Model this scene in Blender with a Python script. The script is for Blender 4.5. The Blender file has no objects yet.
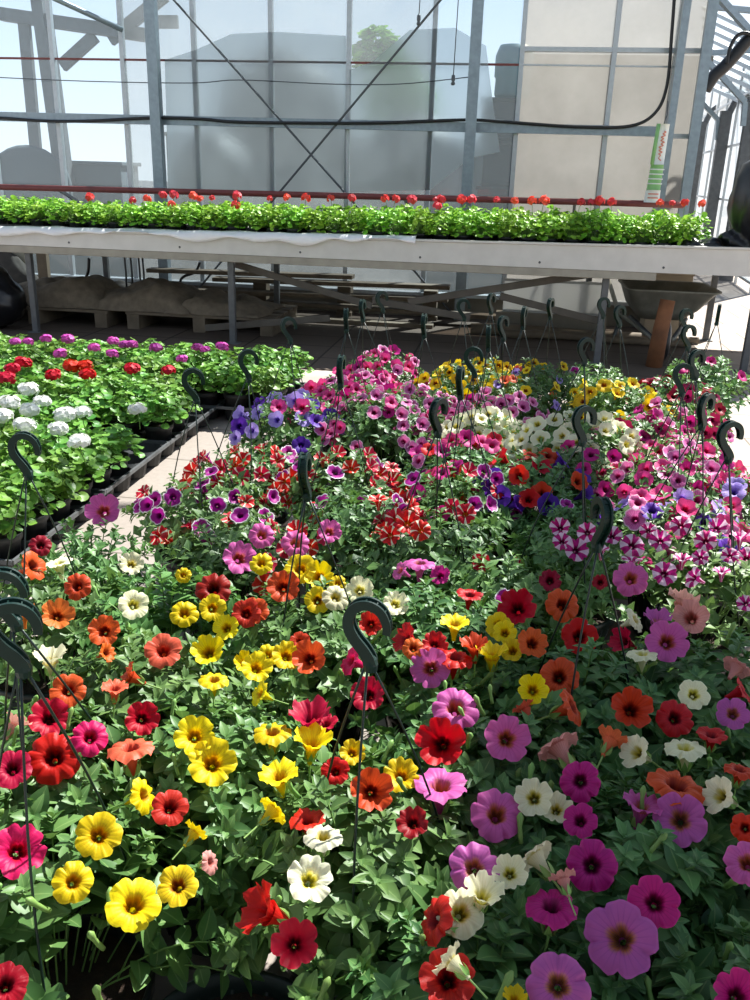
import bpy, math, random
import numpy as np
from mathutils import Vector, Matrix

SC = bpy.context.scene
COL = SC.collection
PI = math.pi
YAW = math.radians(8.0)          # the greenhouse stands turned 8 degrees to the camera

# ------------------------------------------------------------------ camera
F, EYE, TH, ROLL = 872.0, 1.20, math.atan(325 / 872.0), 0.030
FW = Vector((0, math.cos(TH), -math.sin(TH)))
R0 = Vector((1, 0, 0)); U0 = Vector((0, math.sin(TH), math.cos(TH)))
CR, SR = math.cos(ROLL), math.sin(ROLL)
RI = R0 * CR + U0 * SR
DN = R0 * SR - U0 * CR
CAMP = Vector((0, 0, EYE))
cam_d = bpy.data.cameras.new('camera'); cam = bpy.data.objects.new('camera', cam_d); COL.objects.link(cam)
cam_d.sensor_fit = 'VERTICAL'; cam_d.sensor_height = 24.0; cam_d.lens = 24.0 * F / 1000.0
cam_d.clip_start = 0.02; cam_d.clip_end = 400
M = Matrix((RI, -DN, -FW)).transposed().to_4x4(); M.translation = CAMP
cam.matrix_world = M
SC.camera = cam

def ray(px, py): return FW + RI * ((px - 375) / F) + DN * ((py - 500) / F)
def at(px, py, z):
    d = ray(px, py); return CAMP + d * ((z - EYE) / d.z)
UV_ = Vector((math.cos(YAW), -math.sin(YAW), 0)); VV_ = Vector((math.sin(YAW), math.cos(YAW), 0))
def wp(px, py, t):               # pixel -> (s, z) on the plane t of the greenhouse's own grid
    d = ray(px, py); k = t / d.dot(VV_); p = CAMP + d * k
    return p.dot(UV_), p.z
def toW(s, t, z=0.0): return UV_ * s + VV_ * t + Vector((0, 0, z))
def proj(p):
    v = Vector(p) - CAMP; z = v.dot(FW)
    if z <= 0.01: return (-9999, -9999)
    return 375 + F * v.dot(RI) / z, 500 + F * v.dot(DN) / z

# ------------------------------------------------------------------ materials
def lin(c):
    return tuple((x / 12.92 if x <= 0.04045 else ((x + 0.055) / 1.055) ** 2.4) for x in c)
def hexc(h):
    h = h.lstrip('#'); return lin(tuple(int(h[i:i + 2], 16) / 255 for i in (0, 2, 4))) + (1,)

class NT:
    def __init__(s, name):
        s.m = bpy.data.materials.new(name); s.m.use_nodes = True
        s.t = s.m.node_tree; s.t.nodes.clear()
        s.out = s.t.nodes.new('ShaderNodeOutputMaterial')
    def n(s, ty, **kw):
        nd = s.t.nodes.new('ShaderNode' + ty)
        for k, v in kw.items(): setattr(nd, k, v)
        return nd
    def l(s, a, b): s.t.links.new(a, b)
    def math(s, op, a, b=None, c=None):
        nd = s.n('Math', operation=op)
        for i, v in enumerate((a, b, c)):
            if v is None: continue
            if isinstance(v, (int, float)): nd.inputs[i].default_value = v
            else: s.l(v, nd.inputs[i])
        return nd.outputs[0]
    def mix(s, fac, a, b, blend='MIX'):
        nd = s.n('Mix', data_type='RGBA', blend_type=blend)
        for i, v in ((0, fac), (6, a), (7, b)):
            if isinstance(v, (int, float)): nd.inputs[i].default_value = v
            elif isinstance(v, tuple): nd.inputs[i].default_value = v
            else: s.l(v, nd.inputs[i])
        return nd.outputs[2]
    def noise(s, scale, detail=3, vec=None, rough=0.55):
        nd = s.n('TexNoise'); nd.inputs['Scale'].default_value = scale; nd.inputs['Detail'].default_value = detail
        nd.inputs['Roughness'].default_value = rough
        if vec is None: vec = s.n('TexCoord').outputs['Object']
        s.l(vec, nd.inputs['Vector']); return nd.outputs[0]
    def ramp(s, fac, stops, interp='LINEAR'):
        nd = s.n('ValToRGB'); cr = nd.color_ramp; cr.interpolation = interp
        while len(cr.elements) < len(stops): cr.elements.new(0.5)
        for e, (p, c) in zip(cr.elements, stops): e.position = p; e.color = c
        s.l(fac, nd.inputs[0]); return nd.outputs[0]
    def bump(s, h, strength=0.3, dist=0.01):
        nd = s.n('Bump'); nd.inputs['Strength'].default_value = strength; nd.inputs['Distance'].default_value = dist
        s.l(h, nd.inputs['Height']); return nd.outputs[0]
    def princ(s, col, rough=0.5, metal=0.0, normal=None, spec=0.5):
        b = s.n('BsdfPrincipled')
        if isinstance(col, tuple): b.inputs['Base Color'].default_value = col
        else: s.l(col, b.inputs['Base Color'])
        b.inputs['Roughness'].default_value = rough; b.inputs['Metallic'].default_value = metal
        b.inputs['Specular IOR Level'].default_value = spec
        if normal is not None: s.l(normal, b.inputs['Normal'])
        return b
    def finish(s, sh): s.l(sh.outputs[0], s.out.inputs[0]); return s.m

def mat_plain(name, h, rough=0.5, metal=0.0, var=0.25, scale=12.0, bump=0.15, spec=0.5, h2=None):
    t = NT(name); nz = t.noise(scale, 5)
    c = hexc(h); d = hexc(h2) if h2 else tuple(x * (1 - var) for x in c[:3]) + (1,)
    col = t.ramp(nz, [(0.32, d), (0.68, c)])
    nb = t.bump(t.noise(scale * 6, 3), bump, 0.003) if bump else None
    return t.finish(t.princ(col, rough, metal, nb, spec))

def mat_leaf(name, h1, h2, trans=0.30, rough=0.45, spec=0.4, tip=None):
    t = NT(name)
    isl = t.n('NewGeometry').outputs['Random Per Island']
    oi = t.n('ObjectInfo').outputs['Random']
    col = t.mix(isl, hexc(h1), hexc(h2))
    hs = t.n('HueSaturation'); t.l(col, hs.inputs['Color'])
    t.l(t.math('MULTIPLY_ADD', oi, 0.03, 0.485), hs.inputs['Hue'])
    t.l(t.math('MULTIPLY_ADD', oi, 0.30, 0.85), hs.inputs['Value'])
    uv = t.n('TexCoord').outputs['UV']
    sx = t.n('SeparateXYZ'); t.l(uv, sx.inputs[0])
    rib = t.math('ABSOLUTE', t.math('SUBTRACT', sx.outputs[0], 0.5))
    ribm = t.math('LESS_THAN', rib, 0.035)
    c2 = t.mix(t.math('MULTIPLY', ribm, 0.35), hs.outputs[0], hexc('#a9c77a'))
    b = t.princ(c2, rough, 0, None, spec)
    tr = t.n('BsdfTranslucent'); t.l(t.mix(0.5, c2, hexc('#86ac4a'), 'MIX'), tr.inputs[0])
    mx = t.n('MixShader'); mx.inputs[0].default_value = trans
    t.l(b.outputs[0], mx.inputs[1]); t.l(tr.outputs[0], mx.inputs[2])
    return t.finish(mx)

def mat_petal(name, base, throat, eye, edge=None, star=None, starw=0.0, vein=None, veins=0.35, trans=0.30):
    t = NT('petal_' + name)
    uv = t.n('TexCoord').outputs['UV']; sx = t.n('SeparateXYZ'); t.l(uv, sx.inputs[0])
    u, v = sx.outputs[0], sx.outputs[1]
    b = hexc(base)
    e = hexc(edge) if edge else tuple(min(1, x * 1.08 + 0.01) for x in b[:3]) + (1,)
    stops = [(0.0, hexc(eye)), (0.09, hexc(eye)), (0.19, hexc(throat)), (0.37, b), (0.84 if edge else 0.9, b), (0.93, e)]
    vs_ = t.math('MULTIPLY_ADD', t.math('COSINE', t.math('MULTIPLY', u, 10 * PI)), 0.035, v)
    col = t.ramp(vs_ if not edge else v, stops)
    if star:
        ph = t.math('FRACT', t.math('MULTIPLY', u, 5.0))
        a = t.math('ABSOLUTE', t.math('SUBTRACT', ph, 0.5))
        wd = t.math('MULTIPLY_ADD', v, starw * 0.55, starw * 0.35)
        m = t.math('MULTIPLY', t.math('LESS_THAN', a, wd), t.math('GREATER_THAN', v, 0.17))
        col = t.mix(m, col, hexc(star))
    if vein:
        w = t.math('SINE', t.math('MULTIPLY', u, 2 * PI * 25))
        m = t.math('MULTIPLY', t.math('GREATER_THAN', w, 0.75), t.math('MULTIPLY', t.math('SUBTRACT', 1.0, v), veins * 1.6))
        m.node.use_clamp = True
        col = t.mix(m, col, hexc(vein))
    oi = t.n('ObjectInfo').outputs['Random']
    hs = t.n('HueSaturation'); t.l(col, hs.inputs['Color'])
    t.l(t.math('MULTIPLY_ADD', oi, 0.02, 0.49), hs.inputs['Hue']); t.l(t.math('MULTIPLY_ADD', oi, 0.22, 0.84), hs.inputs['Value'])
    ridge = t.math('MULTIPLY', t.math('ADD', t.math('SINE', t.math('MULTIPLY', u, 2 * PI * 25)), t.math('MULTIPLY', t.noise(7, 2, uv), 3.5)), v)
    p = t.princ(hs.outputs[0], 0.5, 0, t.bump(ridge, 0.13, 0.0015), 0.3)
    tr = t.n('BsdfTranslucent'); t.l(hs.outputs[0], tr.inputs[0])
    mx = t.n('MixShader'); mx.inputs[0].default_value = trans
    t.l(p.outputs[0], mx.inputs[1]); t.l(tr.outputs[0], mx.inputs[2])
    return t.finish(mx)

PET = {
 'yellow': mat_petal('yellow', '#f7d90c', '#c98a08', '#7a5208', vein='#c98d10', veins=0.4),
 'calyellow': mat_petal('calyellow', '#f8d21a', '#8a3a10', '#4a1c08', vein='#a05010', veins=0.6),
 'orange': mat_petal('orange', '#ea6426', '#8e2a14', '#3a140c', vein='#a83414', veins=0.35),
 'amber': mat_petal('amber', '#f08a3a', '#a85418', '#40200c', vein='#c05a18', veins=0.4),
 'salmon': mat_petal('salmon', '#f0694a', '#c2402a', '#6a2014', vein='#c84430', veins=0.35),
 'redorange': mat_petal('redorange', '#d43a1e', '#8a1410', '#2a0a0a', vein='#8a1410', veins=0.35),
 'red': mat_petal('red', '#dd2418', '#a00c10', '#3a0608'),
 'crimson': mat_petal('crimson', '#c4062e', '#7c0420', '#1e040a'),
 'darkred': mat_petal('darkred', '#9c0a20', '#5c0414', '#180408'),
 'hotpink': mat_petal('hotpink', '#e61a66', '#c01030', '#300a12', vein='#a80a2c', veins=0.3),
 'pink': mat_petal('pink', '#e066b0', '#d0783c', '#7c4a14', vein='#b8307c', veins=0.35),
 'magenta': mat_petal('magenta', '#cc1f86', '#86104e', '#3a1024', vein='#8c0c5a', veins=0.4),
 'lilac': mat_petal('lilac', '#d064b2', '#d08c48', '#86601a', vein='#a84a9c', veins=0.4),
 'purple': mat_petal('purple', '#5c2aa8', '#3c1478', '#1c0a34'),
 'lavender': mat_petal('lavender', '#b99fea', '#8a68cc', '#3c2474', vein='#7450bc', veins=0.5),
 'cream': mat_petal('cream', '#f7f0c8', '#d8c848', '#5c5014', vein='#d8cc70', veins=0.3),
 'cream2': mat_petal('cream2', '#f6f2d2', '#e4d24a', '#8a8018', vein='#e0d888', veins=0.2),
 'peach': mat_petal('peach', '#e8a296', '#cc7460', '#80503c', vein='#c06a60', veins=0.4),
 'redstar': mat_petal('redstar', '#d3152c', '#b81020', '#c8a01c', star='#fbeed4', starw=0.12),
 'pinkstar': mat_petal('pinkstar', '#c4187e', '#8c0c50', '#4c0a34', star='#f8d4ea', starw=0.29),
 'picotee': mat_petal('picotee', '#b41a94', '#84106c', '#3c0a3c', edge='#fbf0fa'),
 'pinkvein': mat_petal('pinkvein', '#e878b8', '#8c0c54', '#3c0624', edge='#f8cce4', vein='#a01468', veins=0.75),
 'rose': mat_petal('rose', '#ee4a92', '#c01a5c', '#700c34', vein='#b81458', veins=0.4),
 'burgundy': mat_petal('burgundy', '#a01450', '#640a30', '#280414'),
 'white': mat_petal('white', '#f8f8f4', '#e8e8c8', '#c8c878'),
}
LEAF = mat_leaf('petunia_leaf', '#47703a', '#749a56', 0.22)
LEAFD = mat_leaf('petunia_leaf_dark', '#3f663a', '#648c4c', 0.20)
GLEAF = mat_leaf('geranium_leaf', '#48802a', '#86b448', 0.22)
BLEAF = mat_leaf('ivy_geranium_leaf', '#60a028', '#a6d648', 0.34)
STEM = mat_plain('stem_green', '#6f944a', 0.6, bump=0)
CALYX = mat_leaf('calyx_green', '#6d9a48', '#9cc06a', 0.2)
POTB = mat_plain('black_pot_plastic', '#26282a', 0.42, var=0.35, scale=18, bump=0.05)
POTD = mat_plain('dusty_black_plastic', '#3a3b3c', 0.6, var=0.4, scale=25, bump=0.1)
POTG = mat_plain('dark_green_pot_plastic', '#1d2a26', 0.4, var=0.3, scale=18, bump=0.05)
TRAYM = mat_plain('grey_tray_plastic', '#6c6e70', 0.55, var=0.45, scale=14, bump=0.1)
SOIL = mat_plain('potting_soil', '#3a2a1e', 0.95, var=0.6, scale=60, bump=0.9)
HOOKM = mat_plain('green_hook_plastic', '#12302a', 0.42, var=0.25, scale=30, bump=0.1, spec=0.3)
WIREM = mat_plain('green_wire_plastic', '#142a25', 0.4, var=0.2, scale=30, bump=0)
STEEL = mat_plain('galvanised_steel', '#94a2aa', 0.45, 0.55, var=0.2, scale=22, bump=0.1)
STEELD = mat_plain('weathered_steel', '#6a6d6f', 0.6, 0.3, var=0.3, scale=16, bump=0.15)
ALU = mat_plain('aluminium_bar', '#b9bfc2', 0.4, 0.5, var=0.12, scale=30, bump=0.05)
RAILM = mat_plain('bench_rail_aluminium', '#d2d1cd', 0.5, 0.15, var=0.10, scale=9, bump=0.1)
CHANM = mat_plain('bench_channel_steel', '#a29e92', 0.6, 0.1, var=0.2, scale=12, bump=0.1)
CHAND = mat_plain('dirty_brace_steel', '#5f5a52', 0.8, var=0.25, scale=12, bump=0.1)
PIPEM = mat_plain('red_oxide_pipe', '#7c3a36', 0.5, var=0.2, scale=20, bump=0.1)
RODM = mat_plain('dark_rod_steel', '#5a5e62', 0.5, 0.4, var=0.2, scale=20, bump=0)
CABLEM = mat_plain('black_cable_rubber', '#17191b', 0.45, var=0.2, scale=20, bump=0)
WOOD = mat_plain('weathered_board', '#7a6d5b', 0.8, var=0.4, scale=7, bump=0.4)
WOODO = mat_plain('orange_timber', '#8f5e3c', 0.8, var=0.55, scale=6, bump=0.3)
SACK = mat_plain('brown_sacking', '#867a68', 0.9, var=0.4, scale=14, bump=0.5)
SACKD = mat_plain('dark_sacking', '#4a4640', 0.9, var=0.4, scale=14, bump=0.5)
BOARDW = None
BAGB = mat_plain('black_polythene', '#1b1c20', 0.3, var=0.3, scale=6, bump=0.3)
BARROW = mat_plain('worn_barrow_steel', '#8f9086', 0.5, 0.35, var=0.35, scale=10, bump=0.2)
LABW = mat_plain('white_label_plastic', '#eef0ea', 0.45, var=0.05, bump=0)
LABG = mat_plain('green_label_plastic', '#8fc47c', 0.45, var=0.1, scale=20, bump=0)
LABO = mat_plain('orange_label_print', '#e39078', 0.5, var=0.05, bump=0)
LABT = mat_plain('teal_label_print', '#5a9a9a', 0.5, var=0.05, bump=0)
KNEE = mat_plain('kneewall_concrete', '#8f897c', 0.85, var=0.2, scale=4, bump=0.3)
TEAL = mat_plain('teal_barrel_plastic', '#3f6f78', 0.5, var=0.15, bump=0.05)
DARKB = mat_plain('dark_crate_plastic', '#34383c', 0.6, var=0.25, scale=6, bump=0.1)
BEIGE = mat_plain('beige_render', '#8f887d', 0.9, var=0.25, scale=1.6, bump=0.2)
GREYB = mat_plain('grey_block_render', '#5c666b', 0.9, var=0.2, scale=2, bump=0.2)
WRAP = mat_plain('grey_wrap_film', '#77787b', 0.5, var=0.3, scale=3, bump=0.2)
WHITEF = mat_plain('white_fleece', '#e6e8ea', 0.8, var=0.1, scale=3, bump=0.1)

def mat_glass(name, tint, haze, col, rough=0.08, streak=0.0, blur=0.0):
    t = NT(name)
    tp = t.n('BsdfTransparent'); tp.inputs[0].default_value = hexc(tint)
    tl = t.n('BsdfTranslucent'); tl.inputs[0].default_value = hexc(col)
    df = t.n('BsdfDiffuse'); df.inputs[0].default_value = hexc(col)
    mh = t.n('MixShader'); mh.inputs[0].default_value = 0.35
    t.l(tl.outputs[0], mh.inputs[1]); t.l(df.outputs[0], mh.inputs[2])
    m1 = t.n('MixShader')
    if streak:
        nz = t.noise(2.2, 5)
        f = t.math('MULTIPLY_ADD', nz, streak * 2, haze - streak); f.node.use_clamp = True
        t.l(f, m1.inputs[0])
    else: m1.inputs[0].default_value = haze
    clear = tp
    if blur:
        rfr = t.n('BsdfRefraction'); rfr.inputs['Color'].default_value = hexc(tint); rfr.inputs['Roughness'].default_value = 0.5; rfr.inputs['IOR'].default_value = 1.12
        clear = t.n('MixShader'); clear.inputs[0].default_value = blur; t.l(tp.outputs[0], clear.inputs[1]); t.l(rfr.outputs[0], clear.inputs[2])
    t.l(clear.outputs[0], m1.inputs[1]); t.l(mh.outputs[0], m1.inputs[2])
    g = t.n('BsdfGlossy'); g.inputs['Roughness'].default_value = rough
    m2 = t.n('MixShader'); m2.inputs[0].default_value = 0.03
    t.l(m1.outputs[0], m2.inputs[1]); t.l(g.outputs[0], m2.inputs[2])
    return t.finish(m2)
GLASS_C = mat_glass('clear_greenhouse_glass', '#e6eef2', 0.05, '#e8eef0')
GLASS_M = mat_glass('misted_greenhouse_glass', '#d6dde0', 0.17, '#dfe3e4', streak=0.14)
GLASS_F = mat_glass('frosted_greenhouse_panel', '#d6d4cf', 0.33, '#d8d7d4', streak=0.16)
GLASS_R = mat_glass('roof_glass', '#f2f6f8', 0.10, '#f0f0f0')
GLASS_S = mat_glass('side_wall_glass', '#eef2f4', 0.45, '#f0f2f3', streak=0.2)
FILM = mat_glass('bubble_wrap_film', '#e8ebec', 0.11, '#d8dcde', 0.3, streak=0.11, blur=0.65)

BOARDW = mat_glass('white_translucent_panel', '#e6eaec', 0.82, '#eceff1', 0.3)
def mat_liner():
    t = NT('white_liner_film')
    nz = t.noise(9, 4)
    p = t.princ(hexc('#e9eaec'), 0.22, 0, t.bump(nz, 0.6, 0.03), 0.6)
    return t.finish(p)
LINER = mat_liner()

def mat_floor():
    t = NT('concrete_slab_floor')
    oc = t.n('TexCoord').outputs['Object']
    bk = t.n('TexBrick'); bk.offset = 0.5
    t.l(oc, bk.inputs['Vector'])
    bk.inputs['Scale'].default_value = 1.0; bk.inputs['Brick Width'].default_value = 0.5; bk.inputs['Row Height'].default_value = 0.5
    bk.inputs['Mortar Size'].default_value = 0.006; bk.inputs['Mortar Smooth'].default_value = 0.3
    bk.inputs['Color1'].default_value = hexc('#c3bab0'); bk.inputs['Color2'].default_value = hexc('#b6aca4'); bk.inputs['Mortar'].default_value = hexc('#7a736a')
    n1 = t.noise(1.3, 6, oc); n2 = t.noise(40, 4, oc)
    c = t.mix(t.math('MULTIPLY', n1, 0.35), bk.outputs[0], hexc('#a38f84'))
    c = t.mix(0.35, c, t.ramp(n2, [(0.3, hexc('#9c948a')), (0.7, hexc('#d4cdc4'))]), 'MULTIPLY')
    return t.finish(t.princ(c, 0.85, 0, t.bump(n2, 0.3, 0.004), 0.3))
FLOORM = mat_floor()
GROUNDM = mat_plain('grey_gravel_yard', '#75777a', 0.95, var=0.25, scale=3, bump=0.4)
SHADEM = mat_plain('sun_blocker_grey', '#5a5f5c', 0.9, var=0.15, scale=20, bump=0.2)  # only for the added sun blocker above the picture

# ------------------------------------------------------------------ mesh helpers
class MB:
    def __init__(s): s.v = []; s.f = []; s.m = []; s.uv = {}
    def add(s, vs, fs, m=0):
        b = len(s.v); s.v += [tuple(x) for x in vs]
        for f in fs: s.f.append(tuple(b + i for i in f)); s.m.append(m)
    def box(s, c, d, m=0, rot=None, taper=None):
        x, y, z = d[0] / 2, d[1] / 2, d[2] / 2
        vs = [Vector(p) for p in ((-x, -y, -z), (x, -y, -z), (x, y, -z), (-x, y, -z), (-x, -y, z), (x, -y, z), (x, y, z), (-x, y, z))]
        if rot is not None: vs = [rot @ p for p in vs]
        c = Vector(c)
        s.add([c + p for p in vs], [(0, 3, 2, 1), (4, 5, 6, 7), (0, 1, 5, 4), (1, 2, 6, 5), (2, 3, 7, 6), (3, 0, 4, 7)], m)
    def bar(s, a, b, w, h, m=0, up=Vector((0, 0, 1))):      # rectangular bar from a to b
        a = Vector(a); b = Vector(b); d = (b - a); L = d.length; d.normalize()
        x = d.cross(up)
        if x.length < 1e-4: x = Vector((1, 0, 0))
        x.normalize(); y = x.cross(d)
        vs = []
        for p in (a, b):
            for i, j in ((-1, -1), (1, -1), (1, 1), (-1, 1)): vs.append(p + x * (i * w / 2) + y * (j * h / 2))
        s.add(vs, [(0, 3, 2, 1), (4, 5, 6, 7), (0, 1, 5, 4), (1, 2, 6, 5), (2, 3, 7, 6), (3, 0, 4, 7)], m)
    def tube(s, pts, r, n=8, m=0, cap=True):
        pts = [Vector(p) for p in pts]; rr = r if isinstance(r, (list, tuple)) else [r] * len(pts)
        vs = []; fs = []
        ref = None
        for i, p in enumerate(pts):
            d = (pts[min(i + 1, len(pts) - 1)] - pts[max(i - 1, 0)]).normalized()
            if ref is None:
                ref = d.orthogonal().normalized()
            ref = (ref - d * ref.dot(d)).normalized(); q = d.cross(ref)
            for k in range(n):
                a = 2 * PI * k / n; vs.append(p + ref * (math.cos(a) * rr[i]) + q * (math.sin(a) * rr[i]))
        for i in range(len(pts) - 1):
            for k in range(n): fs.append((i * n + k, i * n + (k + 1) % n, (i + 1) * n + (k + 1) % n, (i + 1) * n + k))
        if cap:
            fs.append(tuple(range(n - 1, -1, -1))); b = (len(pts) - 1) * n; fs.append(tuple(range(b, b + n)))
        s.add(vs, fs, m)
    def lathe(s, prof, n=24, m=0, c=(0, 0, 0), cap0=False, cap1=False):
        vs = []; fs = []
        for r, z in prof:
            for k in range(n):
                a = 2 * PI * k / n; vs.append((c[0] + r * math.cos(a), c[1] + r * math.sin(a), c[2] + z))
        for i in range(len(prof) - 1):
            for k in range(n): fs.append((i * n + k, i * n + (k + 1) % n, (i + 1) * n + (k + 1) % n, (i + 1) * n + k))
        if cap0: fs.append(tuple(range(n - 1, -1, -1)))
        if cap1: b = (len(prof) - 1) * n; fs.append(tuple(range(b, b + n)))
        s.add(vs, fs, m)
    def mesh(s, name, mats, smooth=False):
        me = bpy.data.meshes.new(name); me.from_pydata(s.v, [], s.f)
        for m in (mats if isinstance(mats, (list, tuple)) else [mats]): me.materials.append(m)
        if any(s.m): me.polygons.foreach_set('material_index', s.m)
        if smooth: me.polygons.foreach_set('use_smooth', [True] * len(me.polygons))
        me.update(); return me
    def build(s, name, mats, parent=None, smooth=False):
        return link(name, s.mesh(name, mats, smooth), parent)

def link(name, data, parent=None, loc=None, rot=None, scale=None):
    o = bpy.data.objects.new(name, data); COL.objects.link(o)
    if parent is not None: o.parent = parent
    if loc is not None: o.location = loc
    if rot is not None: o.rotation_euler = rot
    if scale is not None: o.scale = (scale,) * 3 if isinstance(scale, (int, float)) else scale
    return o
def empty(name, loc=(0, 0, 0), rz=0.0):
    o = link(name, None, None, loc, (0, 0, rz)); o.empty_display_size = 0.05; return o
def tag(o, label, cat, group=None, kind=None):
    o['label'] = label; o['category'] = cat
    if group: o['group'] = group
    if kind: o['kind'] = kind
    return o
def struct(o, label=None, cat=None):
    o['kind'] = 'structure'; o.rotation_euler = (0, 0, -YAW)
    if label: o['label'] = label
    if cat: o['category'] = cat
    return o
def bevel(o, w=0.004, seg=2):
    b = o.modifiers.new('bevel', 'BEVEL'); b.width = w; b.segments = seg; b.limit_method = 'ANGLE'; return o

def np_mesh(name, V, Fq, mats, uv=None, mi=None, smooth=True):
    me = bpy.data.meshes.new(name)
    nv, nf = len(V), len(Fq); k = Fq.shape[1]
    me.vertices.add(nv); me.vertices.foreach_set('co', np.ascontiguousarray(V, dtype=np.float32).ravel())
    me.loops.add(nf * k); me.loops.foreach_set('vertex_index', np.ascontiguousarray(Fq, dtype=np.int32).ravel())
    me.polygons.add(nf); me.polygons.foreach_set('loop_start', np.arange(0, nf * k, k, dtype=np.int32))
    me.polygons.foreach_set('use_smooth', [smooth] * nf)
    for m in mats: me.materials.append(m)
    if mi is not None: me.polygons.foreach_set('material_index', np.ascontiguousarray(mi, dtype=np.int32))
    if uv is not None:
        l = me.uv_layers.new(name='UVMap'); l.data.foreach_set('uv', np.ascontiguousarray(uv[Fq.ravel()], dtype=np.float32).ravel())
    me.update(calc_edges=True); me.validate(); return me

# ------------------------------------------------------------------ plants: leaves
def leaf_template(n):
    """unit ovate leaf along +x, upper side +z: (n+1) x 3 vertices"""
    V = []; UVc = []
    for i in range(n + 1):
        t = i / n; w = 0.335 * math.sin(PI * min(1, t ** 0.75 * 0.97 + 0.02)) ** 0.8 if 0 < i < n else 0.03
        dz = -0.22 * t * t
        for j in (-1, 0, 1):
            V.append((t, j * w, dz + (0.10 * abs(j)) * (w / 0.335))); UVc.append((0.5 + 0.5 * j, t))
    Fq = []
    for i in range(n):
        for j in range(2): a = i * 3 + j; Fq.append((a, a + 3, a + 4, a + 1))
    return np.array(V), np.array(Fq), np.array(UVc)
LT = {2: leaf_template(2), 3: leaf_template(3), 5: leaf_template(5)}

def gleaf_template(n=13):
    V = [(0.0, 0, 0.0)]; UVc = [(0.5, 0)]; k = 2 * n
    for ring, rr in ((1, 0.5), (2, 1.0)):
        for i in range(k):
            a = -PI * 0.93 + 2 * PI * 0.93 * i / (k - 1)
            sc = 1.0 if ring == 1 else (1.0 + (0.09 if i % 4 in (1, 2) else -0.05))
            r = rr * 0.5 * sc
            V.append((0.5 + r * math.cos(a) - 0.08, r * math.sin(a) * 1.1, 0.10 * rr * rr + (0.05 * math.cos(i * 1.57) if ring == 2 else 0))); UVc.append((0.62, rr))
    Fq = []
    for i in range(k - 1):
        Fq.append((0, 1 + i, 2 + i, 2 + i)); Fq.append((1 + i, 1 + k + i, 2 + k + i, 2 + i))
    # split the fan into quads without a repeated corner: use pairs
    Fq = [f for f in Fq if len(set(f)) == 4]
    for i in range(0, k - 2, 2): Fq.append((0, 1 + i, 2 + i, 3 + i))
    return np.array(V), np.array(Fq), np.array(UVc)
GT = gleaf_template(8)
GTS = gleaf_template(5)

def place_leaves(tmpl, P, D, N, L, W):
    """instances of a leaf template: base P, along D, upper side N, length L, width factor W"""
    TV, TF, TU = tmpl
    D = D / np.linalg.norm(D, axis=1, keepdims=True)
    Y = np.cross(N, D); Y /= (np.linalg.norm(Y, axis=1, keepdims=True) + 1e-9)
    Z = np.cross(D, Y)
    V = P[:, None, :] + L[:, None, None] * (TV[None, :, 0:1] * D[:, None, :] + TV[None, :, 1:2] * W[:, None, None] * Y[:, None, :] + TV[None, :, 2:3] * Z[:, None, :])
    n = len(P); nv = len(TV)
    Fq = (TF[None] + (np.arange(n) * nv)[:, None, None]).reshape(-1, 4)
    return V.reshape(-1, 3), Fq, np.tile(TU, (n, 1))

def stems_np(paths, r, k=3):
    Vs = []; Fs = []; b = 0
    for pts in paths:
        pts = np.asarray(pts); n = len(pts)
        d = np.gradient(pts, axis=0); d /= (np.linalg.norm(d, axis=1, keepdims=True) + 1e-9)
        a = np.cross(d, [0.31, 0.83, 0.21]); a /= (np.linalg.norm(a, axis=1, keepdims=True) + 1e-9); c = np.cross(d, a)
        for q in range(k):
            an = 2 * PI * q / k; Vs.append(pts + r * (math.cos(an) * a + math.sin(an) * c))
        idx = b + np.arange(n * k).reshape(k, n)
        for q in range(k):
            q2 = (q + 1) % k
            Fs.append(np.stack([idx[q, :-1], idx[q2, :-1], idx[q2, 1:], idx[q, 1:]], 1))
        b += n * k
    return np.concatenate(Vs), np.concatenate(Fs)

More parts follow.
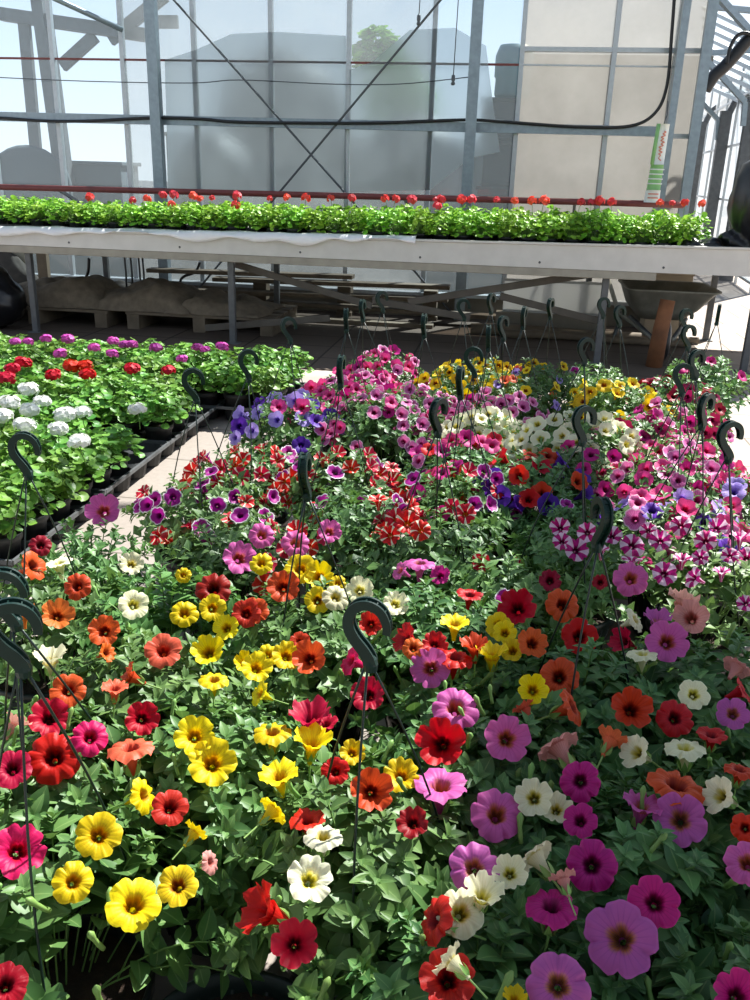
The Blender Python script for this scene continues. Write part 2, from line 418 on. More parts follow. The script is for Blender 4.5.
def petunia_foliage(name, seed, R, top, nsh, nl, seg, leaf=0.045, mat=None, base=0.16, droop=0.10, flat=2.2, gaps=(), heads=()):
    rg = np.random.default_rng(seed)
    P = []; D = []; N = []; L = []; W = []; paths = []
    for i in range(nsh):
        rho = R * math.sqrt((i + 0.5) / nsh) * rg.uniform(0.85, 1.12); ang = i * 2.39996 + rg.uniform(-0.35, 0.35)
        zt = top - (top - base) * (rho / R) ** flat * (0.55 + droop * rg.uniform(0, 2.5)) + rg.uniform(-0.03, 0.03)
        e = np.array([rho * math.cos(ang), rho * math.sin(ang), zt])
        if any((e[0] - g[0]) ** 2 + (e[1] - g[1]) ** 2 < g[2] ** 2 for g in gaps): continue
        for h in heads:
            if (e[0] - h[0]) ** 2 + (e[1] - h[1]) ** 2 < (h[3] * .75) ** 2 and e[2] > h[2] - .055: e[2] = h[2] - .055
        st = np.array([0.35 * e[0] * rg.uniform(0.6, 1.2), 0.35 * e[1] * rg.uniform(0.6, 1.2), base])
        mid = st * 0.45 + e * 0.55; mid[2] = max(st[2], e[2]) * 0.55 + 0.45 * (base + top) / 2 + 0.02
        ts = np.linspace(0, 1, 9)[:, None]
        pts = (1 - ts) ** 2 * st + 2 * ts * (1 - ts) * mid + ts ** 2 * e
        paths.append(pts)
        dirs = np.gradient(pts, axis=0); dirs /= np.linalg.norm(dirs, axis=1, keepdims=True)
        tipd = dirs[-1] * 0.6 + np.array([0, 0, 0.75]); tipd /= np.linalg.norm(tipd)
        for j in range(nl):
            f = 0.25 + 0.72 * (j + rg.uniform(0, 0.7)) / nl
            k = f * 8; k0 = min(7, int(k)); p = pts[k0] + (pts[k0 + 1] - pts[k0]) * (k - k0); d = dirs[k0]
            a = j * 2.4 + rg.uniform(-0.5, 0.5)
            x = np.cross(d, [0.1, 0.2, 1.0]); x /= (np.linalg.norm(x) + 1e-6); y = np.cross(d, x)
            rad = math.cos(a) * x + math.sin(a) * y
            dd = rad * 0.9 + d * 0.35 + np.array([0, 0, 0.15])
            nn = d * 0.5 + np.array([0, 0, 0.9]) + rg.normal(0, 0.25, 3)
            P.append(p); D.append(dd); N.append(nn); L.append(leaf * rg.uniform(0.75, 1.25) * (1.15 - 0.45 * f)); W.append(rg.uniform(0.9, 1.25))
        nr = 7 if seg > 2 else 5                                  # leafy tip
        for j in range(nr):
            a = j * 2.4 + rg.uniform(-0.3, 0.3); x = np.cross(tipd, [0.3, 0.9, 0.1]); x /= np.linalg.norm(x); y = np.cross(tipd, x)
            rad = math.cos(a) * x + math.sin(a) * y; up = 0.35 + 0.9 * j / nr
            P.append(e + tipd * 0.012 * j / nr); D.append(rad + tipd * up); N.append(tipd - rad * 0.5 * up)
            L.append(leaf * rg.uniform(0.45, 0.7) * (1.1 - 0.4 * j / nr)); W.append(rg.uniform(0.65, 0.9))
    V, Fq, U = place_leaves(LT[seg], np.array(P), np.array(D), np.array(N), np.array(L), np.array(W))
    V2, F2 = stems_np(paths, 0.0016)
    nF = len(Fq)
    V_ = np.concatenate([V, V2]); F_ = np.concatenate([Fq, F2 + len(V)]); U_ = np.concatenate([U, np.full((len(V2), 2), 0.2)])
    mi = np.concatenate([np.zeros(nF), np.ones(len(F2))])
    return np_mesh(name, V_, F_, [mat or LEAF, STEM], U_, mi)

def geranium_foliage(name, seed, R, top, base, nlv, leaf, mat, tmpl):
    rg = np.random.default_rng(seed)
    P = []; D = []; N = []; L = []; W = []; paths = []
    for i in range(nlv):
        q = (i + 0.5) / nlv; rho = R * math.sqrt(q) * rg.uniform(0.8, 1.1); ang = i * 2.39996 + rg.uniform(-0.4, 0.4)
        layer = rg.choice([0.0, 0.0, 0.35, 0.6])
        z = top - (top - base) * (0.75 * (rho / R) ** 2 + layer * 0.8) + rg.uniform(-0.02, 0.02); z = max(z, base - 0.005)
        p = np.array([rho * math.cos(ang), rho * math.sin(ang), z])
        out = np.array([math.cos(ang), math.sin(ang), 0.0])
        nn = np.array([0, 0, 1.0]) + out * rg.uniform(0.1, 0.8) + rg.normal(0, 0.25, 3)
        dd = out + rg.normal(0, 0.5, 3); l = leaf * rg.uniform(0.7, 1.2)
        P.append(p); D.append(dd - nn * dd.dot(nn) / nn.dot(nn)); N.append(nn); L.append(l); W.append(1.0)
        if i % 2 == 0:
            st = np.array([p[0] * 0.2, p[1] * 0.2, base - 0.02]); paths.append(np.array([st, (st + p) / 2 + [0, 0, 0.01], p]))
    V, Fq, U = place_leaves(tmpl, np.array(P), np.array(D), np.array(N), np.array(L), np.array(W))
    V2, F2 = stems_np(paths, 0.0015)
    mi = np.concatenate([np.zeros(len(Fq)), np.ones(len(F2))])
    return np_mesh(name, np.concatenate([V, V2]), np.concatenate([Fq, F2 + len(V)]), [mat, STEM], np.concatenate([U, np.full((len(V2), 2), 0.2)]), mi)

# ------------------------------------------------------------------ plants: flowers (unit: diameter 1, face +z, centre of the face at origin)
def flower_np(seed, nr, na, ruffle, notch, cup, reflex):
    rg = np.random.default_rng(seed)
    ph = rg.uniform(0, 2 * PI, 4); lob = rg.uniform(-0.05, 0.05, 5); lobz = rg.uniform(-0.04, 0.05, 5)
    vs = np.concatenate([[0.02, 0.10, 0.2], np.linspace(0.3, 1, nr)])
    V = []; UVc = []
    for v in vs:
        for k in range(na + 1):
            u = k / na; th = 2 * PI * u; p5 = (u * 5) % 1.0; li = int(u * 5) % 5
            dist = min(p5, 1 - p5)
            R = 0.5 * (1 - notch * math.exp(-(dist / 0.10) ** 2) + lob[li] * math.sin(PI * p5) + 0.02 * math.sin(11 * th + ph[0]) * v)
            r = R * (0.12 + 0.88 * v) if v > 0.25 else R * (0.09 + v * 0.95)
            if v < 0.3: z = -0.34 * (1 - v / 0.3) ** 0.9 - cup * 0.25
            else:
                q = (v - 0.3) / 0.7; z = -cup * 0.25 * (1 - q) ** 2 - reflex * q * q
                z += ruffle * q * q * (math.sin(5 * th + ph[1]) * 0.6 + math.sin(10 * th + ph[2]) * 0.6 + 0.5 * math.sin(17 * th + ph[3])) + lobz[li] * math.sin(PI * p5) * q - 0.05 * math.exp(-(dist / 0.06) ** 2) * q
            V.append((r * math.cos(th), r * math.sin(th), z)); UVc.append((u, v))
    n = na + 1; Fq = []
    for i in range(len(vs) - 1):
        for k in range(na): a = i * n + k; Fq.append((a, a + 1, a + n + 1, a + n))
    # the pale tube behind the face
    b = len(V)
    for q, (rr, zz) in enumerate(((0.06, -0.62), (0.085, -0.45), (0.16, -0.20), (0.24, -0.06))):
        for k in range(n): th = 2 * PI * k / na; V.append((rr * math.cos(th), rr * math.sin(th), zz - cup * 0.25)); UVc.append((k / na, 0.45))
    for i in range(3):
        for k in range(na): a = b + i * n + k; Fq.append((a, a + n, a + n + 1, a + 1))
    return np.array(V), np.array(Fq), np.array(UVc)
FHI = [flower_np(1, 6, 50, 0.035, 0.16, 0.35, 0.05), flower_np(2, 6, 50, 0.055, 0.20, 0.5, 0.0), flower_np(3, 6, 50, 0.045, 0.14, 0.25, 0.12), flower_np(4, 6, 50, 0.065, 0.22, 0.7, -0.08)]
FLO = [flower_np(11, 2, 20, 0.020, 0.12, 0.35, 0.04), flower_np(12, 2, 20, 0.04, 0.14, 0.5, -0.04), flower_np(13, 2, 20, 0.03, 0.10, 0.3, 0.10)]
_fm = {}
def flower_mesh(col, var, hi):
    key = (col, var, hi)
    if key not in _fm:
        V, Fq, U = (FHI if hi else FLO)[var]
        _fm[key] = np_mesh('petunia_flower', V, Fq, [PET[col]], U)
    return _fm[key]
def calyx_mesh(n=5):
    P = []; D = []; N = []
    for k in range(5):
        a = 2 * PI * k / 5 + 0.3; o = np.array([math.cos(a), math.sin(a), 0])
        P.append(o * 0.04 + [0, 0, -0.72]); D.append(o * 0.55 + np.array([0, 0, 0.8])); N.append(o - np.array([0, 0, .5]))
    V, Fq, U = place_leaves(LT[3], np.array(P), np.array(D), np.array(N), np.full(5, 0.38), np.full(5, 0.6))
    V2, F2 = stems_np([np.array([[0, 0, -0.66], [0.0, 0.01, -0.9], [0.03, 0.05, -1.35]])], 0.028, 5)
    return np_mesh('calyx', np.concatenate([V, V2]), np.concatenate([Fq, F2 + len(V)]), [CALYX], np.concatenate([U, np.full((len(V2), 2), 0.2)]))
CALM = calyx_mesh()
def bud_mesh():
    b = MB(); b.tube([(0, 0, 0), (0, 0, 0.010), (0.001, 0, 0.022), (0.003, 0, 0.034), (0.004, 0, 0.040)], [0.003, 0.0035, 0.003, 0.005, 0.0015], 8)
    me = b.mesh('bud', CALYX, True); me.uv_layers.new(name='UVMap'); return me
BUDM = bud_mesh()

def face_matrix(d, spin):
    d = Vector(d).normalized(); q = d.to_track_quat('Z', 'Y'); return (q.to_matrix() @ Matrix.Rotation(spin, 3, 'Z')).to_euler()

# ------------------------------------------------------------------ hanging baskets
def pot_mesh(mat):
    b = MB(); b.lathe([(0.085, 0.0), (0.092, 0.008), (0.122, 0.150), (0.122, 0.152), (0.132, 0.154), (0.133, 0.172), (0.129, 0.175), (0.125, 0.172), (0.121, 0.150), (0.119, 0.140)], 32, 0, cap0=True)
    for k in range(16):                              # moulded ribs on the side
        a = 2 * PI * k / 16; c, s = math.cos(a), math.sin(a)
        b.bar((0.096 * c, 0.096 * s, 0.02), (0.1215 * c, 0.1215 * s, 0.148), 0.006, 0.004, 0, Vector((c, s, 0)))
    return b.mesh('pot', mat, True)
POTS = [pot_mesh(POTB), pot_mesh(POTG)]
def soil_mesh(r, z, seed):
    rg = random.Random(seed); b = MB(); n = 20; vs = [(0, 0, z + 0.012)]; fs = []
    for ring in (0.5, 1.0):
        for k in range(n): a = 2 * PI * k / n; vs.append((r * ring * math.cos(a), r * ring * math.sin(a), z + rg.uniform(-0.004, 0.006)))
    for k in range(n):
        k2 = (k + 1) % n; fs += [(0, 1 + k, 1 + k2), (1 + k, 1 + n + k, 1 + n + k2, 1 + k2)]
    b.add(vs, fs); return b.mesh('soil', SOIL, True)
SOILM = soil_mesh(0.1195, 0.145, 1)

HPATH = [(3, 0), (1, 8), (-6, 20), (-16, 33), (-23, 46), (-25, 58), (-22, 70), (-14, 79), (-2, 83), (10, 80), (19, 72), (24, 60), (25, 50), (24, 43)]
def hook_mesh(seed):
    """question-mark hook, flat band with raised edges and cross ribs, base at the origin, in the xz plane"""
    k = 0.00100; b = MB()
    P = [Vector((x * k, 0, z * k)) for x, z in HPATH]
    pts = []
    for i in range(len(P) - 1):                       # Catmull-Rom smoothing
        p0, p1, p2, p3 = P[max(i - 1, 0)], P[i], P[i + 1], P[min(i + 2, len(P) - 1)]
        for j in range(3):
            t = j / 3; pts.append(0.5 * ((2 * p1) + (p2 - p0) * t + (2 * p0 - 5 * p1 + 4 * p2 - p3) * t * t + (3 * p1 - p0 - 3 * p2 + p3) * t ** 3))
    pts.append(P[-1]); n = len(pts); vs = []; fs = []
    sec = [(-1, -.9), (-.55, -.9), (-.45, -.35), (.45, -.35), (.55, -.9), (1, -.9), (1, .9), (.55, .9), (.45, .35), (-.45, .35), (-.55, .9), (-1, .9)]
    for i, p in enumerate(pts):
        d = (pts[min(i + 1, n - 1)] - pts[max(i - 1, 0)]).normalized(); q = d.cross(Vector((0, 1, 0)))
        f = i / (n - 1); w = 0.0082 * (1.0 if f < 0.8 else 1.0 - 0.35 * (f - 0.8) / 0.2); h = 0.0074 * (1.25 - 0.5 * f)
        for a, c in sec: vs.append(p + Vector((0, a * w, 0)) + q * (c * h))
    m = len(sec)
    for i in range(n - 1):
        for j in range(m): fs.append((i * m + j, i * m + (j + 1) % m, (i + 1) * m + (j + 1) % m, (i + 1) * m + j))
    fs += [tuple(range(m - 1, -1, -1)), tuple(range((n - 1) * m, n * m))]
    b.add(vs, fs)
    for i in range(3, n - 2, 3):
        d = (pts[i + 1] - pts[i - 1]).normalized(); q = d.cross(Vector((0, 1, 0)))
        b.bar(pts[i] - q * 0.0045, pts[i] + q * 0.0045, 0.0125, 0.0016, 0, d)
    b.lathe([(0.004, -0.012), (0.009, -0.011), (0.010, -0.002), (0.008, 0.006), (0.004, 0.010)], 12, 0, (0.003, 0, 0), True, True)
    return b.mesh('hanger', HOOKM)
HOOKMESH = hook_mesh(0)

class Basket: pass
BASKETS = []
TYPES = {   # colours with weights, how many, flower diameter
 'mix': ([('yellow', 3), ('orange', 3), ('crimson', 2), ('cream', 2), ('pink', 3)], 0, (.06, .07)),
 'redstar': ([('redstar', 8), ('picotee', 1)], 30, (.050, .060)),
 'picostar': ([('picotee', 6), ('redstar', 4), ('lavender', 1)], 22, (.046, .056)),
 'starpico': ([('redstar', 5), ('picotee', 6), ('magenta', 2), ('purple', 1)], 26, (.046, .058)),
 'lavender': ([('lavender', 8), ('purple', 2), ('rose', 2)], 30, (.060, .072)),
 'rose': ([('rose', 6), ('magenta', 3), ('pinkvein', 3)], 36, (.055, .066)),
 'pinkvein': ([('pinkvein', 8), ('rose', 2), ('magenta', 1)], 38, (.050, .060)),
 'redmag': ([('red', 2), ('rose', 5), ('magenta', 3), ('pinkvein', 2)], 28, (.056, .066)),
 'redpurple': ([('red', 7), ('purple', 4), ('redorange', 1)], 24, (.060, .070)),
 'cream': ([('cream2', 1)], 38, (.058, .070)),
 'burg': ([('burgundy', 5), ('magenta', 3), ('pinkvein', 3)], 34, (.052, .062)),
 'yellow': ([('calyellow', 8), ('yellow', 1)], 32, (.052, .066)),
 'yellowblue': ([('calyellow', 4), ('lavender', 1), ('salmon', 1)], 18, (.040, .055)),
 'pinkstar': ([('pinkstar', 1)], 0, (.05, .06)),
 'pinklav': ([('rose', 5), ('pinkvein', 3), ('purple', 2), ('lavender', 3)], 34, (.056, .070)),
 'lavred': ([('lavender', 5), ('purple', 2), ('rose', 2), ('red', 1), ('white', 1)], 28, (.060, .072)),
 'darkred': ([('burgundy', 6), ('darkred', 3)], 26, (.056, .066)),
 'white': ([('white', 5), ('pinkvein', 2), ('magenta', 1)], 26, (.045, .055)),
 'bare': ([('red', 1)], 0, (.05, .06)),
 'leafstar': ([('redstar', 3), ('picotee', 1)], 9, (.050, .058)),
 'leafy': ([('picotee', 1)], 3, (.045, .055)),
 'leafmag': ([('magenta', 3), ('burgundy', 1)], 7, (.050, .060)),
}
# (mode, pixel of the hook's top or of the crown's middle, colours, hook's turn, crown radius, crown height, label)
SPEC = [
 ('h', 378, 600, 'mix', -0.2, .25, .375, 'petunia basket under the big green hook in front, yellow, orange and red flowers', .70),
 ('h', 12, 566, 'mix', 0.1, .24, .37, 'petunia basket at the left picture edge under the upper of two green hooks', .665),
 ('h', 4, 602, 'mix', 0.3, .24, .36, 'petunia basket at the left picture edge under the lower hook, crimson and hot pink flowers', .745),
 ('h', 22, 432, 'mix', 0.1, .24, .37, 'petunia basket of orange and cream flowers in front of the geranium trays', .70),
 ('h', 312, 453, 'mix', 1.45, .24, .37, 'petunia basket under an edge-on hook, pink flowers with yellow ones in front', .70),
 ('h', 600, 498, 'mix', 1.75, .25, .375, 'petunia basket of dark red and orange flowers under the hook before the striped ones', .70),
 ('c', 200, 735, 'mix', 0, .22, .37, 'yellow petunia plant beside the bare paving gap'),
 ('c', 620, 875, 'mix', 0, .25, .37, 'petunia plant of large pink and magenta flowers at the front right'),
 ('c', 475, 905, 'mix', 0, .24, .35, 'petunia plant with cream and orange flowers at the bottom edge beside the big pink ones'),
 ('c', 745, 800, 'mix', 0, .25, .37, 'petunia plant with pink and red flowers at the right picture edge, near the front'),
 ('c', 520, 705, 'mix', 0, .23, .38, 'petunia plant of pink and crimson flowers right of the big green hook'),
 ('c', 690, 660, 'mix', 0, .24, .38, 'petunia plant with dusty pink and cream flowers before the striped petunias'),
 ('c', 430, 610, 'mix', 0, .24, .37, 'petunia plant of small orange flowers and yellow ones behind the big green hook'),

 ('c', 130, 1000, 'bare', 0, .12, .18, 'bare black plant pot in the dark gap at the bottom edge'),
 ('c', 735, 985, 'mix', 0, .22, .35, 'leafy petunia plant with magenta flowers in the bottom right corner'),
 ('c', 108, 600, 'mix', 0, .22, .36, 'petunia plant of orange and cream flowers at the left, by the bare paving gap'),
 ('c', 75, 545, 'mix', 0, .20, .36, 'petunia plant with small red and orange flowers in front of the tray corner'),
 ('c', 85, 700, 'mix', 0, .22, .36, 'petunia plant with crimson and salmon flowers left of the yellow ones'),
 # middle
 ('h', 195, 368, 'picostar', 0.2, .24, .37, 'basket of white-edged purple and red striped petunias beside the white path', .70),
 ('h', 245, 349, 'redstar', 0.3, .23, .37, 'basket of red and white striped petunias closest to the geranium trays', .70),
 ('h', 341, 355, 'redstar', 1.4, .25, .37, 'basket of red and white striped petunias above the black pot side', .70),
 ('h', 288, 317, 'lavender', 0.4, .24, .38, 'basket of lavender and purple petunias at the end of the white path', .70),
 ('h', 344, 308, 'rose', 1.5, .23, .38, 'basket of rose pink petunias under a thin edge-on hook behind the lavender ones', .70),
 ('h', 366, 299, 'rose', 1.3, .22, .36, 'basket of rose pink petunias in the far row, second hook from its left end', .70),
 ('h', 385, 291, 'rose', 0.5, .24, .40, 'tallest pink petunia basket at the far row, closest to the bench', .70),
 ('c', 385, 398, 'pinkvein', 0, .25, .40, 'basket crowded with pale pink dark-veined petunias behind the red striped ones'),
 ('h', 427, 313, 'pinkvein', 1.35, .24, .38, 'basket of pale pink veined petunias under the small light green edge-on hook', .70),
 ('h', 443, 398, 'leafstar', 0.9, .25, .36, 'leafy basket with few red striped petunias under the tilted hook', .70),
 ('h', 461, 366, 'starpico', 1.3, .24, .37, 'basket of red striped and purple white-edged petunias in front of the rose and red ones', .70),
 ('h', 483, 348, 'redmag', -0.2, .24, .37, 'basket of pink and red petunias under the round dark hook, left of the cream ones', .70),
 ('c', 528, 462, 'redpurple', 0, .24, .38, 'basket of scarlet and deep purple petunias in front of the cream ones'),
 ('h', 492, 324, 'cream', 1.4, .20, .35, 'small basket of pale cream petunias left of the crowded cream basket', .70),
 ('c', 650, 428, 'burg', 0, .24, .38, 'basket of wine red and veined petunias right of the cream ones'),
 ('h', 503, 316, 'pinkvein', 0.8, .23, .37, 'basket of pale pink veined petunias behind the cream baskets', .70),
 ('h', 474, 297, 'yellow', 0.1, .24, .38, 'basket of yellow flowers at the far row, left of the blue ones', .70),
 ('h', 492, 294, 'yellow', 0.9, .22, .36, 'basket of yellow flowers in the last row, half hidden under two hooks', .70),
 ('h', 527, 306, 'yellowblue', 1.2, .24, .38, 'basket of small yellow, coral and blue flowers between the yellow baskets', .70),
 ('h', 549, 297, 'yellowblue', 1.0, .24, .38, 'leafy basket with few yellow flowers in front of the white board', .70),
 ('h', 590, 338, 'cream', 0.3, .27, .41, 'basket crowded with cream white petunias', .70),
 ('c', 635, 388, 'yellow', 0, .24, .40, 'basket of bright yellow dark-eyed flowers before the wheelbarrow'),
 ('h', 606, 299, 'leafy', 0.2, .22, .36, 'green leafy basket under the left hook of two before the bench leg', .70),
 ('h', 622, 303, 'leafy', 0.5, .22, .36, 'green leafy basket under the right hook of two before the bench leg', .70),
 ('h', 680, 308, 'darkred', 0.2, .23, .38, 'basket of dark wine red petunias below the wheelbarrow', .70),
 ('h', 690, 324, 'burg', 0.3, .23, .37, 'basket of wine red petunias behind the pink ones at the right', .70),
 ('h', 687, 362, 'pinkvein', -0.1, .25, .38, 'basket of pink veined petunias under the large round hook at right', .70),
 ('h', 697, 392, 'pinklav', 0.7, .24, .38, 'basket of pink, purple and lavender petunias under the shiny leaning hook', .70),
 ('h', 700, 350, 'rose', 0.4, .23, .37, 'basket of rose pink petunias under the small hook behind the shiny leaning one', .70),
 ('h', 719, 303, 'leafmag', 1.2, .26, .42, 'grey green leafy basket with few magenta flowers beside the bare floor', .70),
 ('h', 736, 418, 'pinkstar', 0.25, .25, .37, 'basket of pink and white striped petunias under the hook at the right edge', .70),
 ('c', 742, 478, 'lavred', 0, .24, .38, 'basket of lavender blue petunias at the right picture edge'),
 ('c', 610, 455, 'leafmag', 0, .24, .37, 'leafy basket with few magenta petunias right of the scarlet ones'),
 ('h', 588, 403, 'pinkstar', 0.35, .24, .36, 'leafy basket of pink and white striped petunias in front of the scarlet and cream ones', .70),
 ('c', 600, 505, 'leafy', 0, .20, .33, 'small leafy petunia plant hidden behind the pink striped ones'),
 ('c', 480, 545, 'leafy', 0, .24, .36, 'green leafy petunia basket without flowers left of the striped ones'),
 ('c', 225, 520, 'leafstar', 0, .22, .35, 'petunia plant with few striped flowers behind the yellow ones'),
 ('c', 400, 515, 'leafstar', 0, .22, .36, 'petunia plant with scattered red striped flowers in the middle of the bed'),
]
for i, s in enumerate(SPEC):
    b = Basket(); b.i = i; b.hook = s[0] == 'h'; b.type = s[3]; b.turn = s[4]; b.R = s[5]; b.top = s[6]; b.label = s[7]
    b.hz = s[8] if b.hook else 0
    p = at(s[1], s[2], b.hz if b.hook else b.top); b.p = Vector((p.x, p.y, 0)); b.fl = []; BASKETS.append(b)
for it in range(120):                                # nudge the pots apart so none cuts into another
    for a in BASKETS:
        for b in BASKETS:
            if a.i >= b.i: continue
            d = b.p - a.p; L = d.length
            if L < 0.272:
                d = d / L if L > 1e-5 else Vector((1, 0, 0)); wa, wb = (0.02 if a.hook else 1), (0.02 if b.hook else 1)
                e = (0.274 - L); a.p -= d * (e * wa / (wa + wb)); b.p += d * (e * wb / (wa + wb))

# flowers read off the photograph one by one: x, y, width in pixels, colour, pose (f face, u up, s side, b back)
FL = """132 563 24 cream f;134 604 30 cream f;58 561 28 cream u;77 586 27 redorange f;35 565 31 orange s;40 545 22 darkred f;58 614 31 amber f;22 610 24 amber u;
104 630 31 orange f;163 650 36 salmon f;108 652 20 orange s;126 675 28 redorange s;115 686 26 salmon u;68 690 34 orange f;50 717 40 crimson f;53 757 52 crimson f;90 737 36 hotpink f;
143 718 34 crimson f;130 745 46 salmon u;184 613 28 yellow f;213 608 27 yellow f;226 627 26 yellow f;208 650 32 yellow f;214 678 30 yellow u;183 575 16 yellow f;213 588 35 darkred f;
240 557 34 pink f;246 613 29 redorange f;195 735 40 yellow f;212 762 48 yellow f;245 662 22 yellow f;18 720 26 peach b;50 655 32 cream u;103 510 33 pink f;12 768 38 crimson f;
262 535 26 pink f;296 543 28 pink f;330 531 24 pink f;261 563 23 yellow f;300 568 31 yellow f;319 575 29 yellow f;318 600 27 yellow f;338 583 17 yellow f;283 586 33 redorange f;255 610 27 orange f;
336 597 27 cream f;360 590 28 cream f;396 603 26 cream f;371 623 24 redorange f;403 637 32 redorange s;413 648 22 orange f;435 643 26 redorange f;420 561 31 pink u;399 570 20 pink s;440 575 20 magenta f;
455 621 29 yellow u;498 625 26 yellow f;492 651 31 yellow u;455 655 38 crimson u;474 643 28 redorange u;470 593 26 crimson u;349 660 30 hotpink s;368 693 35 crimson f;257 667 31 yellow f;287 655 30 yellow f;268 655 22 yellow f;
309 657 34 orange f;300 641 20 redorange f;430 668 40 pink f;456 707 46 pink f;441 742 48 crimson f;507 738 46 pink f;310 713 42 crimson u;325 722 26 crimson u;258 693 26 yellow s;272 730 38 yellow u;313 738 38 yellow u;353 752 26 yellow f;
517 607 37 crimson f;580 636 36 crimson f;621 640 27 crimson s;550 580 22 darkred f;600 582 16 darkred f;563 604 34 orange f;533 642 31 orange f;559 677 40 redorange f;632 708 40 redorange f;575 706 38 orange s;675 718 36 redorange f;523 706 24 salmon b;
613 736 32 salmon b;712 733 30 redorange u;505 632 24 yellow f;512 650 24 yellow f;533 689 30 yellow f;631 578 35 pink f;668 641 42 pink f;690 617 36 peach f;683 597 30 peach u;738 665 28 peach b;658 617 28 lilac u;
637 619 26 cream s;642 652 30 cream u;694 694 30 cream f;668 706 12 cream u;685 745 40 cream u;634 751 34 cream s;555 742 46 peach b;733 713 32 lilac f;745 690 28 crimson s;
18 850 52 hotpink f;98 835 45 yellow f;73 882 40 yellow f;134 903 53 yellow f;177 885 40 calyellow f;146 795 36 yellow s;170 807 36 redorange f;5 985 44 crimson f;258 908 52 red s;197 830 26 yellow b;212 862 24 peach s;
278 772 40 yellow u;276 808 32 yellow b;335 771 28 red f;372 790 42 redorange f;401 774 36 yellow f;441 782 52 pink u;497 813 52 pink f;412 822 32 darkred f;307 818 36 red u;323 834 38 cream2 u;310 878 46 cream2 f;295 943 46 red f;
474 868 50 lilac f;484 890 40 cream u;461 912 48 cream f;432 918 48 redorange s;447 957 38 cream b;448 978 56 redorange f;510 872 34 cream f;580 781 40 magenta f;580 820 34 magenta f;533 797 38 cream f;557 808 30 cream f;532 853 42 cream b;
592 865 50 magenta f;643 802 40 pink u;680 820 52 lilac f;678 782 56 orange u;717 794 38 cream s;552 903 52 magenta u;655 902 50 magenta f;620 938 70 lilac f;558 985 62 lilac f;738 996 48 magenta f;747 862 44 pink f;562 875 28 peach b;745 828 28 red f;515 996 24 yellow u;740 768 30 redorange u;
560 527 23 pinkstar f;562 541 22 pinkstar f;577 550 28 pinkstar f;587 532 24 pinkstar f;612 535 24 pinkstar f;633 545 29 pinkstar f;660 540 26 pinkstar f;681 525 26 pinkstar f;705 540 27 pinkstar f;683 557 22 pinkstar u;665 573 29 pinkstar f;692 577 26 pinkstar s;747 557 26 pinkstar f;745 603 20 pinkstar f;730 555 20 pinkstar f;632 558 24 pinkstar u;648 530 20 pinkstar f;718 527 22 pinkstar f;740 535 22 pinkstar u;601 548 20 pinkstar u;700 557 20 pinkstar f;722 570 20 pinkstar u;
408 522 30 redstar f;396 518 26 redstar f;420 530 26 redstar f;390 535 24 redstar f;378 497 24 redstar u;415 505 22 redstar s;465 513 26 redstar f"""
FLOWERS = []
rnd = random.Random(5)
for tok in FL.replace('\n', '').split(';'):
    x, y, w, c, pose = tok.split(); x, y, w = int(x), int(y), int(w)
    z = (0.395 if y < 900 else 0.385) + rnd.uniform(-.012, .018)
    p = at(x, y, z); dep = (p - CAMP).dot(FW); dia = w * dep / F * (.86 if 'star' in c else 1.03)
    tc = (CAMP - p).normalized(); up = Vector((0, 0, 1)); sd = Vector((rnd.choice((-1, 1)), 0, 0))
    jit = Vector((rnd.uniform(-.25, .25), rnd.uniform(-.2, .2), rnd.uniform(-.1, .2)))
    d = {'f': tc * 0.8 + up * 0.25, 'u': up * 1.0 + tc * -0.10, 's': sd * 0.9 + up * 0.45 + tc * 0.25, 'b': -tc * 0.55 + up * 0.5 + sd * .3}[pose] + jit * (0.7 if pose == 'f' else 0.5)
    ok = min((b for b in BASKETS if b.type != 'bare'), key=lambda b: (b.p - Vector((p.x, p.y, 0))).length); dd = (ok.p - Vector((p.x, p.y, 0))).length
    ok.fl.append((p - ok.p, d, dia, c, y > 500)); FLOWERS.append((p, dia / 2))

GAPS = [(at(x, y, z), r) for x, y, z, r in ((140, 985, .24, .12), (190, 688, .15, .10), (150, 612, .12, .08), (528, 508, .25, .10))]
rnd = random.Random(11)
FOL_FAR = [petunia_foliage('foliage', 100 + k, 0.235, 0.365, 56, 8, 2, 0.043, LEAF if k % 2 else LEAFD) for k in range(5)]
def far_flowers(b):
    cols, n, (d0, d1) = TYPES[b.type]
    names = [c for c, w in cols for _ in range(w)]
    rg = random.Random(b.i * 7 + 3); placed = []; tries = 0
    while len(placed) < n and tries < n * 30:
        tries += 1
        rho = b.R * 1.02 * math.sqrt(rg.random()); a = rg.uniform(0, 2 * PI)
        if math.sin(a) > 0.6 and rg.random() < 0.5: continue
        z = b.top + 0.012 - (b.top - 0.20) * (rho / b.R) ** 2.2 * 0.62 + rg.uniform(-.02, .02)
        p = Vector((rho * math.cos(a), rho * math.sin(a), z)); dia = rg.uniform(d0, d1)
        if any((p - q).length < 0.66 * dia for q in placed): continue
        placed.append(p)
        if any((b.p + p - q).length < r + dia / 2 for q, r in FLOWERS): continue
        d = Vector((math.cos(a) * rho / b.R * 0.9, math.sin(a) * rho / b.R * 0.9 - 0.55, 0.75)) + Vector((rg.uniform(-.4, .4), rg.uniform(-.4, .4), rg.uniform(-.2, .2)))
        b.fl.append((p, d, dia, rg.choice(names), False))

